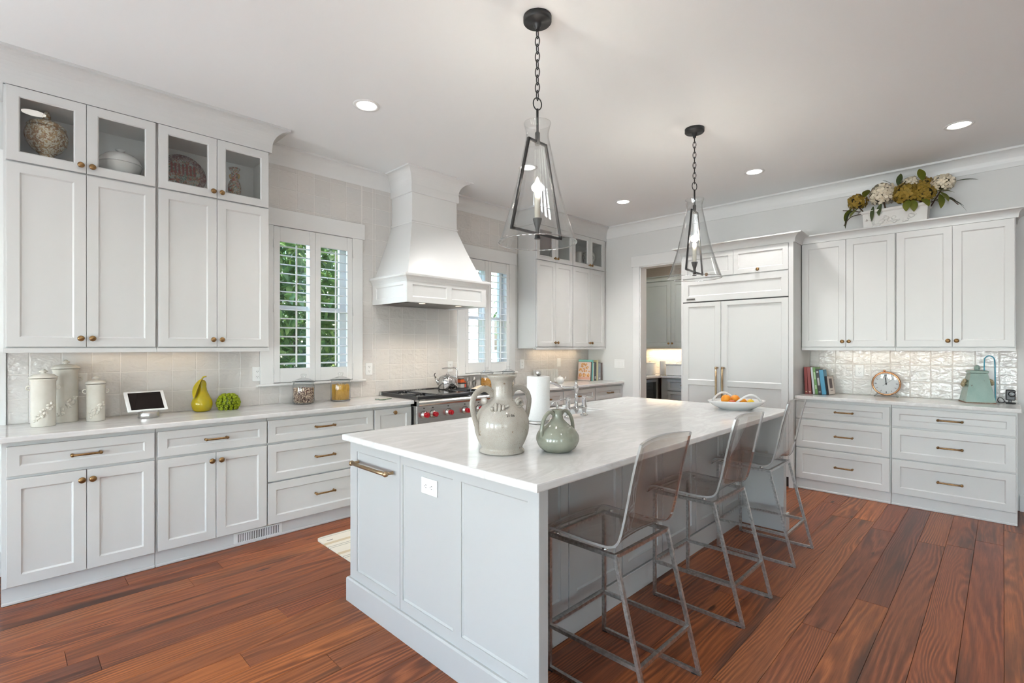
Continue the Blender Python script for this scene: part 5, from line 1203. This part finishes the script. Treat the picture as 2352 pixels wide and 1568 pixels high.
for s in (-1, 1):
    m = MB(); b = cc + Vector((-.004, s * .062, -.090)); e_ = cc + Vector((-.010, s * .092, -.1215)); m.tube([b, e_], .010, 10, radii=[.0085, .011], flat=.6); m.build('foot', M['satin'], t)
m = MB().tube([cc + Vector((0, .012, .114)), cc + Vector((0, .014, .124)), cc + Vector((0, .014, .132))], .008, 10, radii=[.006, .010, .008]); m.build('winder', M['rose_gold'], t)
# ------------------------------------------------------------------ teal canister, wire loop, small speaker
kc = Vector((5.893, .163, .9145)); t = thing('teal_canister', 'distressed teal square tapered ceramic canister with lid', 'canister', kc, rot=Euler((0, 0, R(16))))
def frus(z0, a0, z1, a1): return ring(lambda a, n, z: (a, z, n), [(-a0, a0, -a0, a0, z0), (-a1, a1, -a1, a1, z1)])
m = MB(); vs, fs = frus(.006, .098, .252, .056); m.add(vs, fs + [(0, 1, 2, 3), (4, 5, 6, 7)]); bb = bevelled(m, .004); bb.build('body', M['teal'], t)
m = MB(); vs, fs = frus(0, .100, .008, .099); m.add(vs, fs + [(0, 1, 2, 3), (4, 5, 6, 7)]); m.build('foot', M['rust'], t)
m = MB(); vs, fs = ring(lambda a, n, z: (a, z, n), [(-.058, .058, -.058, .058, .254), (-.061, .061, -.061, .061, .258), (-.061, .061, -.061, .061, .270), (-.050, .050, -.050, .050, .276)]); m.add(vs, fs + [(0, 1, 2, 3), (12, 13, 14, 15)]); ld = m.build('lid', M['teal'], t)
MB().lathe([(.012, .276), (.020, .288), (.021, .300), (.013, .316), (1e-5, .324)], n=10, smooth=False).build('finial', M['teal'], ld)
rr = random.Random(3); rose = crackle('gilded_rose', (.42, .34, .20), (.56, .48, .32), (.06, .04, .02), 60, .5, amt=.6)
for s in (-1, 1):
    m = MB()
    for k in range(22): m.sphere((rr.uniform(-.02, .02), s * (.082 + rr.uniform(-.004, .016)), .165 + rr.uniform(-.026, .026)), rr.uniform(.010, .016), 7, 5)
    m.build('rose_handle', rose, t)
o = MB().tube(spline([(6.026, .121, .9165), (6.026, .121, 1.10), (6.026, .120, 1.26), (6.026, .112, 1.300), (6.026, .088, 1.315), (6.026, .064, 1.30), (6.026, .054, 1.26), (6.026, .051, 1.10), (6.026, .051, .9165)], 6), .0042, 8).build('wire_loop', M['bluewire']); tag(o, 'tall bright blue wire loop standing behind the teal canister', 'wire loop')
o = MB().box(6.031, 6.036, .058, .114, .9147, 1.205, .001).build('paper_card', M['plate_white']); tag(o, 'plain white card standing inside the blue wire loop', 'card')
t = thing('camera_device', 'small black cube camera on a stand with cable at right', 'camera', (5.965, -.04, .9145))
MB().box(5.94, 5.985, -.072, -.012, .942, 1.030, .006).build('body', M['blackplastic'], t)
lo = MB().lathe([(.023, 0), (.023, .008), (.016, .010)], n=24).xf(Matrix.Translation((5.94, -.05, .995)) @ MBX.to_4x4()).build('lens', M['darkglass'], t)
MB().lathe([(.006, .0102), (1e-5, .0108)], n=12).xf(Matrix.Translation((5.94, -.05, .995)) @ MBX.to_4x4()).build('lens_glint', flat((.5, .6, .65), .1), lo)
MB().box(5.952, 5.975, -.05, -.03, .922, .944, .003).build('neck', M['blackplastic'], t); MB().box(5.935, 5.995, -.075, -.012, .9147, .922, .003).build('base', M['blackplastic'], t)
MB().tube(spline([(5.97, -.012, .925), (5.95, .02, .918), (5.93, .035, .935), (5.95, .03, .958), (5.985, .01, .955), (6.0, -.005, .93), (6.01, .0, .918)], 5), .0025, 7).build('cable', M['blackplastic'], t)
# ------------------------------------------------------------------ planter and hydrangeas
t = thing('planter_box', 'distressed white planter box with carved fruit on top of the cabinets', 'planter', (5.86, .722, 2.4505))
vs, fs = ring(lambda a, n, z: (z, a, n), [(.498, .946, 5.79, 5.93, 2.4505), (.492, .952, 5.784, 5.936, 2.47), (.480, .964, 5.768, 5.952, 2.655), (.466, .978, 5.756, 5.964, 2.665), (.464, .980, 5.754, 5.966, 2.685), (.484, .960, 5.772, 5.948, 2.685), (.49, .955, 5.78, 5.94, 2.64)])
MB().add(vs, fs + [(0, 1, 2, 3), (24, 25, 26, 27)]).build('trough', M['planter'], t)
rr = random.Random(9)
m = MB()
for k in range(30):
    u = rr.uniform(-1, 1); m.sphere((5.778 - .006, .722 + u * .16, 2.575 + .02 * math.sin(u * 5) + rr.uniform(-.022, .022)), rr.uniform(.010, .020), 9, 6, (.55, 1.1, .85))
m.build('carved_fruit', M['planter'], t)
def petal(s, rnd):
    """four-petal floret facing +z"""
    m = MB()
    for k in range(4):
        a = math.pi / 2 * k + rnd.uniform(-.2, .2); c, sn = math.cos(a), math.sin(a); z = rnd.uniform(-.1, .35) * s; l = s * rnd.uniform(.9, 1.15)
        P = [(0, 0, 0), (l * .5, -l * .42, z * .5 + .1 * s), (l, -l * .2, z), (l, l * .2, z), (l * .5, l * .42, z * .5 + .1 * s)]
        m.add([(x * c - y * sn, x * sn + y * c, q) for x, y, q in P], [(0, 1, 2, 3, 4)], True)
    return m
def hydrangea(y, z, r, mat, lab, seed, x=5.85, sy=1.0):
    rd = random.Random(seed); t = thing('hydrangea', lab, 'flower', (x, y, 2.66), group='hydrangeas in the planter box'); m = MB(); c = Vector((x, y, z))
    N = int(54 * (r / .09) ** 2)
    MB().sphere(c, r * .70, 14, 10, (1, sy, .9)).build('shade_core', flat((.055, .045, .012), .8), t)  # dark colour of this added core stands in for shade between the petals
    for k in range(N):
        zz = 1 - 1.75 * (k + .5) / N; a = k * 2.39996 + rd.uniform(-.2, .2); q = math.sqrt(max(0, 1 - zz * zz)); d = Vector((q * math.cos(a), q * math.sin(a), zz)); p = c + Vector((d.x, d.y * sy, d.z * .92)) * r * rd.uniform(.80, 1.04)
        f = petal(r * .34, rd); Mx = Matrix.Translation(p) @ d.to_track_quat('Z', 'Y').to_matrix().to_4x4() @ Matrix.Rotation(rd.uniform(0, 6), 4, 'Z'); f.xf(Mx); m.add(f.v, f.f, True)
    o = m.build('petals', mat, t)
    MB().tube([(5.86, .72 + (y - .72) * .75, 2.66), (x, y, z - r * .4)], .006, 7).build('stem', M['stem'], t)
hydrangea(1.018, 2.806, .080, M['petal_gold'], 'gold hydrangea head at the left end of the planter', 1)
hydrangea(.815, 2.838, .105, M['petal_cream'], 'large cream hydrangea head left of centre in the planter', 2)
hydrangea(.622, 2.895, .078, M['petal_cream'], 'cream hydrangea head at the back above the gold ones', 3, x=5.90)
hydrangea(.640, 2.800, .100, M['petal_gold'], 'gold hydrangea head front centre of the planter', 4, x=5.83)
hydrangea(.510, 2.775, .085, M['petal_gold'], 'gold hydrangea head low right of centre', 5, x=5.83)
hydrangea(.505, 2.868, .072, M['petal_gold'], 'darker gold hydrangea head below the right cream one', 6, x=5.89)
hydrangea(.382, 2.848, .085, M['petal_cream'], 'cream hydrangea head at the right end of the planter', 7)
t = thing('hydrangea_foliage', 'olive and dark green leaf sprays spilling from the planter', 'leaves', (5.86, .72, 2.66)); ORG[t] = Vector((5.86, .72, 2.66))
lv = [(leaf_mb(.13, .062, .25), M['leaf']), (leaf_mb(.12, .05, .3), M['leaf_dark']), (leaf_mb(.15, .035, .2), M['leaf_dark'])]
lm = [a.mesh('leaf', b) for a, b in lv]
for (y, z, k, az, tl, x) in ((.951, 2.833, 0, 200, -30, 5.80), (1.06, 2.74, 0, 60, 40, 5.80), (1.075, 2.70, 2, 70, 62, 5.80), (1.03, 2.73, 1, 95, 25, 5.82), (1.00, 2.73, 0, 140, 30, 5.79), (.737, 2.90, 1, 80, -60, 5.86), (.70, 2.90, 1, 200, -70, 5.87), (.76, 2.86, 1, 120, -50, 5.86), (.62, 2.725, 0, 175, 45, 5.76), (.585, 2.72, 0, 195, 50, 5.765), (.52, 2.72, 0, 215, 30, 5.77), (.50, 2.735, 0, 250, 20, 5.80),
    (.42, 2.775, 0, 260, 5, 5.80), (.40, 2.76, 0, 235, 40, 5.79), (.40, 2.74, 0, 225, 70, 5.79), (.375, 2.72, 1, 275, 20, 5.82), (.315, 2.675, 2, 265, 40, 5.82), (.36, 2.70, 2, 275, 25, 5.82), (.52, 2.90, 0, 170, -55, 5.83), (.82, 2.735, 1, 150, 60, 5.77), (.93, 2.74, 1, 110, 30, 5.78), (.88, 2.72, 2, 170, 65, 5.77), (.30, 2.845, 2, 270, -5, 5.85)):
    inst('leaf', lm[k], t, (x, y, z), Matrix.Rotation(R(az), 3, 'Z') @ Matrix.Rotation(R(tl), 3, 'Y'))
for P in ([(5.84, .95, 2.69), (5.81, 1.06, 2.72), (5.80, 1.13, 2.735)], [(5.84, .95, 2.68), (5.80, 1.06, 2.66), (5.79, 1.12, 2.58)], [(5.85, .48, 2.69), (5.82, .36, 2.71), (5.82, .28, 2.63)]): MB().tube(spline(P, 5), .004, 6).build('stem', M['stem'], t)
# ------------------------------------------------------------------ things behind the cabinet glass
sh = MB().box(.014, .698, 4.075, 4.352, 2.496, 2.516, .001).build('cabinet_shelf', M['cab']); tag(sh, 'white shelf behind glass under the tureen and covered dish', 'shelf', 'shelves behind the cabinet glass')
sh = MB().box(.739, 1.422, 4.075, 4.352, 2.496, 2.516, .001).build('cabinet_shelf', M['cab']); tag(sh, 'white shelf behind glass under the painted plate and small vase', 'shelf', 'shelves behind the cabinet glass')
sh = MB().box(4.568, 5.242, 4.075, 4.352, 2.496, 2.516, .001).build('cabinet_shelf', M['cab']); tag(sh, 'white shelf behind glass in the cabinet next to the second window', 'shelf', 'shelves behind the cabinet glass')
sh = MB().box(5.284, 6.016, 4.075, 4.352, 2.496, 2.516, .001).build('cabinet_shelf', M['cab']); tag(sh, 'white shelf behind glass in the far corner cabinet', 'shelf', 'shelves behind the cabinet glass')
SZ = 2.5165
t = thing('painted_tureen', 'tan and brown painted lidded tureen behind the first glass door', 'tureen', (.183, 4.215, SZ))
MB().lathe([(.052, 0), (.056, .006), (.046, .03), (.034, .055), (.036, .062), (.068, .088), (.096, .130), (.104, .172), (.098, .205), (.090, .222), (1e-5, .222)], (.183, 4.215, SZ), 40).build('bowl', M['tureen'], t)
ld = MB().lathe([(.092, .223), (.094, .230), (.084, .246), (.060, .262), (.022, .272), (.018, .288), (.020, .300), (.014, .316), (.008, .328), (1e-5, .332)], (.183, 4.215, SZ), 36).build('lid', M['tureen'], t)
t = thing('covered_dish', 'white oval covered dish behind the second glass door', 'dish', (.545, 4.215, SZ))
MB().lathe([(.07, 0), (.074, .004), (.105, .04), (.118, .085), (.120, .090), (1e-5, .090)], (.545, 4.215, SZ), 40).build('bowl', M['white_cer'], t)
MB().lathe([(.121, .091), (.122, .097), (.108, .130), (.075, .158), (.03, .172), (.014, .174), (.012, .180), (.026, .187), (.027, .192), (1e-5, .195)], (.545, 4.215, SZ), 40).build('lid', M['white_cer'], t)
t = thing('painted_plate', 'red and plum painted porcelain plate standing behind the third glass door', 'plate', (.925, 4.30, SZ), rot=Euler((R(-10), 0, 0)))
Mp = Matrix.Translation((0, 0, .150)) @ Matrix.Rotation(R(90), 4, 'X')
MB().lathe([(.150, .012), (.149, .016), (.112, .006), (.1115, .005)], n=48, cap=False).xf(Mp).build('rim', M['medallion_border'], t)
MB().lathe([(.1115, .005), (.1, .002), (1e-5, .001)], n=48, cap=False).xf(Mp).build('centre', M['medallion'], t)
MB().lathe([(.150, .012), (.11, -.002), (.06, -.006), (1e-5, -.006)], n=48, cap=False).xf(Mp).build('back', M['white_cer'], t)
m = MB()
for k in range(7): m.box(-.075 + k * .024, -.062 + k * .024, -.0052, -.0045, .150, .232)
m.build('pavilion_painting', flat((.24, .05, .045), .25), t)
t = thing('stand', 'small wooden stand under the painted plate', 'stand', (.925, 4.26, SZ)); m = MB(); m.beam((.88, 4.262, SZ + .006), (.97, 4.262, SZ + .006), .012, .010); m.build('bar', M['stem'], t)
t = thing('painted_vase', 'small painted porcelain vase behind the fourth glass door', 'vase', (1.238, 4.205, SZ))
MB().lathe([(.030, 0), (.032, .004), (.034, .02), (.044, .07), (.045, .105), (.036, .135), (.025, .155), (.021, .185), (.024, .215), (.038, .238), (.040, .243), (.034, .242), (.02, .22)], (1.238, 4.205, SZ), 32, cap=False).build('body', M['medallion'], t)
for s in (-1, 1): MB().tube(spline([(1.238 + s * .022 * .7, 4.205 - s * .022 * .7, SZ + .20), (1.238 + s * .036 * .7, 4.205 - s * .036 * .7, SZ + .19), (1.238 + s * .030 * .7, 4.205 - s * .03 * .7, SZ + .165)], 4), .006, 7).build('handle', flat((.42, .26, .08), .35), t)
o = MB().lathe([(.04, 0), (.046, .11), (.047, .19), (.043, .19), (.038, .01), (1e-5, .01)], (5.59, 4.20, SZ), 28, cap=False).build('white_mug', M['white_cer']); tag(o, 'tall white beaker behind glass in the far corner cabinet', 'beaker')
t = thing('lidded_jar', 'grey and white lidded ginger jar behind glass in the far corner', 'jar', (5.815, 4.2, SZ))
MB().lathe([(.05, 0), (.052, .02), (.085, .10), (.092, .16), (.078, .205), (.05, .215), (1e-5, .215)], (5.815, 4.2, SZ), 32).build('body', painted('blue_grey_porcelain', (.58, .58, .55), [(.28, .28, .28)], 30), t); MB().lathe([(.055, .216), (.056, .235), (.04, .25), (.01, .26), (1e-5, .275)], (5.815, 4.2, SZ), 24).build('lid', M['white_cer'], t)
t = thing('picture_frame', 'small dark picture frame behind the nearer far-cabinet glass', 'picture frame', (4.79, 4.28, SZ), rot=Euler((R(-8), 0, 0)))
MB().box(-.09, .09, 0, .012, 0, .22, .002).build('frame', flat((.16, .14, .12), .4), t); MB().box(-.07, .07, -.001, 0, .02, .20).build('print', varied('faded_print', (.45, .46, .44), (.22, .24, .24), 22, .5), t)
o = MB().lathe([(.04, 0), (.05, .05), (.045, .12), (.03, .15), (.036, .18), (.03, .18), (.025, .15), (1e-5, .14)], (5.05, 4.21, SZ), 28, cap=False).build('white_jug', M['white_cer']); tag(o, 'small white jug behind glass in the nearer far cabinet', 'jug')
# ------------------------------------------------------------------ far counter
t = thing('ribbed_tray', 'white ribbed tray leaning on the tiles behind the paper towel', 'tray', (5.05, 4.30, .9147), rot=Euler((R(-9), 0, 0)))
MB().box(-.25, .25, .004, .014, 0, .185, .004).build('board', M['white_cer'], t)
rb = MB().box(-.006, .006, 0, .004, .01, .175, .001).mesh('rib', M['white_cer'])
for k in range(17): inst('rib', rb, t, (-.232 + k * .029, 0, 0))
t = thing('white_teapot', 'small round white teapot on the far counter beside the tray', 'teapot', (5.095, 4.13, .9147))
MB().lathe([(.03, 0), (.034, .004), (.050, .03), (.052, .05), (.042, .075), (.02, .088), (1e-5, .089)], (5.095, 4.13, .9147), 28).build('body', M['white_cer'], t)
MB().lathe([(.02, .0885), (.012, .094), (.009, .10), (1e-5, .103)], (5.095, 4.13, .9147), 16).build('lid', M['white_cer'], t)
b = Vector((5.095, 4.13, .9147)); MB().tube(spline([b + RV * .046 + UP * .045, b + RV * .066 + UP * .06, b + RV * .075 + UP * .085], 4), .008, 8).build('spout', M['white_cer'], t)
MB().tube(spline([b - RV * .044 + UP * .07, b - RV * .072 + UP * .065, b - RV * .07 + UP * .035, b - RV * .046 + UP * .028], 4), .0055, 8).build('handle', M['white_cer'], t)
# ------------------------------------------------------------------ pantry furniture
def pcab(a0, a1, fronts, lab):
    return base_cab('B', 7.63, a0, a1, fronts, lab, mat=M['pantry_cab'], back=PX - .014, group='pantry cabinets')
pcab(3.30, 4.05, [dict(k='drawer', a=(3.31, 3.93), z=(.68, .86), rail=.04, hw=[('pull', 3.62, .77, .12)]), dict(k='drawer', a=(3.31, 3.93), z=(.40, .665), rail=.045, hw=[('pull', 3.62, .53, .12)]), dict(k='drawer', a=(3.31, 3.93), z=(.104, .39), rail=.045, hw=[('pull', 3.62, .25, .12)])], 'blue-grey pantry base cabinet with drawers seen through the doorway')
t = thing('wine_cooler', 'dark glass undercounter appliance in the pantry corner', 'appliance', (7.1, 4.4, 0))
MB().box(6.7, 7.6, 4.085, 4.72, .05, .88).build('body', M['pantry_cab'], t); MB().box(6.95, 7.56, 4.06, 4.084, .1, .87, .003).build('door_frame', M['steel'], t); MB().box(7.0, 7.49, 4.056, 4.0599, .16, .82).build('door_glass', M['darkglass'], t); MB().box(6.7, 7.6, 4.1, 4.12, 0, .05).build('toe_kick', M['black'], t)
slab([(7.60, 3.28), (8.228, 3.28), (8.228, 4.738), (6.65, 4.738), (6.65, 4.03), (7.60, 4.03)], 'white L-shaped countertop in the pantry')
t = thing('upper_cabinet', 'blue-grey pantry wall cabinet with crown seen through the doorway', 'cabinet', (8.07, 3.95, 1.372), group='pantry cabinets')
MB().box(7.922, 8.226, 3.36, 4.73, 1.372, 2.55).build('body', M['pantry_cab'], t)
for (a, b, k) in ((3.365, 4.005, 3.975), (4.009, 4.70, 4.04)):
    o = shaker('B', 7.90, a, b, 1.392, 2.505, rail=.07).build('door', M['pantry_cab'], t); hang('B', 7.90, o, [('knob', k, 1.45)])
MB().sweep([(7.905, 4.73), (7.905, 3.36), (8.226, 3.36)], cove(2.515, 2.60, .05, lip=.012, foot=.016)).build('crown', M['pantry_cab'], t)
strip(8.10, 8.13, 3.45, 4.6, 1.3715, 'slim warm light bar under the pantry cabinet', 7.0)
t = thing('compost_pail', 'white lidded pail on the pantry counter', 'pail', (7.78, 4.33, .9145)); MB().lathe([(.085, 0), (.09, .01), (.095, .19), (1e-5, .19)], (7.78, 4.33, .9145), 28).build('body', M['white_cer'], t); MB().lathe([(.098, .191), (.098, .20), (.04, .212), (.012, .215), (.018, .23), (1e-5, .234)], (7.78, 4.33, .9145), 28).build('lid', M['white_cer'], t)
t = thing('paper_roll', 'white upright roll in the pantry beside the bread box', 'paper roll', (7.80, 4.10, .9145)); MB().lathe([(.05, .01), (.05, .235), (.015, .236)], (7.80, 4.10, .9145), 24).build('roll', M['paper'], t); MB().lathe([(.055, 0), (.055, .012), (1e-5, .012)], (7.80, 4.10, .9145), 24).build('base', M['satin'], t)
t = thing('bread_box', 'white rectangular bread box in the pantry', 'bread box', (7.86, 3.80, .9145)); MB().box(7.72, 8.0, 3.60, 4.01, .9145, 1.09, .012).build('body', M['plate_white'], t); MB().box(7.715, 8.005, 3.595, 4.015, 1.092, 1.112, .006).build('lid', M['plate_white'], t); MB().tube(spline([(7.84, 3.72, 1.112), (7.84, 3.74, 1.14), (7.84, 3.86, 1.14), (7.84, 3.88, 1.112)], 4), .009, 8).build('handle', M['plate_white'], t)
light('pantry_ceiling_light', 'AREA', (7.1, 3.3, CZ - .01), 16, (1.0, .9, .78), shape='DISK', size=.3)
o = MB().lathe([(.15, CZ - .0005), (.15, CZ - .03), (.13, CZ - .045), (1e-5, CZ - .05)], (6.9, 2.9, 0), 28).build('ceiling_light', M['white_cer']); tag(o, 'flush white ceiling light in the pantry', 'ceiling light')
# ------------------------------------------------------------------ rug
t = thing('striped_rug', 'cream rug with beige and grey stripes beside the island', 'rug', (2.55, 3.13, 0))
pts = [(1.575, 3.50), (1.59, 3.535), (1.62, 3.545), (3.5, 3.545), (3.5, 2.72), (1.60, 2.72), (1.565, 2.75)]
MB().prism(pts, .0008, .009).build('weave', M['rug'], t); MB().box(1.615, 1.66, 3.44, 3.444, .009, .0102).build('stitched_tag', M['ink'], t)
# ------------------------------------------------------------------ garden outside the windows
struct('ground', MB().box(-20, 30, 4.6, 40, -.6, -.4), M['grass'], 'lawn outside the windows')
def bush(x, y, z0, h, r, n, seed, lab):
    rd = random.Random(seed); t = thing('garden_shrub', lab, 'shrub', (x, y, -.4), group='shrubs outside the kitchen windows'); m = MB()
    for k in range(n):
        while True:
            a = Vector((rd.uniform(-1, 1), rd.uniform(-1, 1), rd.uniform(-1, 1)))
            if .35 < a.length < 1: break
        p = Vector((x + a.x * r, y + a.y * r * .8, z0 + h * (a.z + 1) / 2)); L = rd.uniform(.10, .20); W = L * rd.uniform(.32, .48)
        Mx = Matrix.Translation(p) @ Euler((rd.uniform(-.9, .9), rd.uniform(-.3, 1.2), rd.uniform(0, 6.28))).to_matrix().to_4x4()
        P = [(0, 0, 0), (L * .4, -W / 2, .02 * L), (L * .8, -W * .3, 0), (L, 0, -.1 * L), (L * .8, W * .3, 0), (L * .4, W / 2, .02 * L)]
        m.add([Mx @ Vector(q) for q in P], [(0, 1, 2, 3, 4, 5)], False)
    o = m.build('foliage', M['foliage'], t); o['kind'] = 'stuff'
    MB().tube([(x, y, -.4), (x + .05, y, z0 + h * .3), (x - .03, y + .05, z0 + h * .7)], .03, 8, radii=[.05, .035, .015]).build('trunk', M['bark'], t)
bush(2.35, 5.85, .0, 3.4, 1.1, 6500, 1, 'leafy green shrub outside the first window, left side')
bush(3.9, 7.6, .0, 4.0, 1.25, 5200, 2, 'leafy green shrub outside the first window, right side')
bush(7.2, 6.6, .6, 2.9, .7, 900, 3, 'sparser shrub outside the second window')
t = thing('neighbour_house', 'pale stucco neighbouring house beyond the second window', 'house', (14, 14, -.4))
MB().box(9, 22, 13, 17, -.4, 6).build('wall', M['stucco'], t)
for wx, wz in ((12.2, 1.2), (14.2, 1.2), (16.4, 1.2)):
    w = MB().box(wx, wx + .9, 12.97, 12.999, wz, wz + 1.4).build('window', M['trim'], t); MB().box(wx + .08, wx + .82, 12.96, 12.969, wz + .08, wz + 1.32).build('pane', M['darkglass'], w)
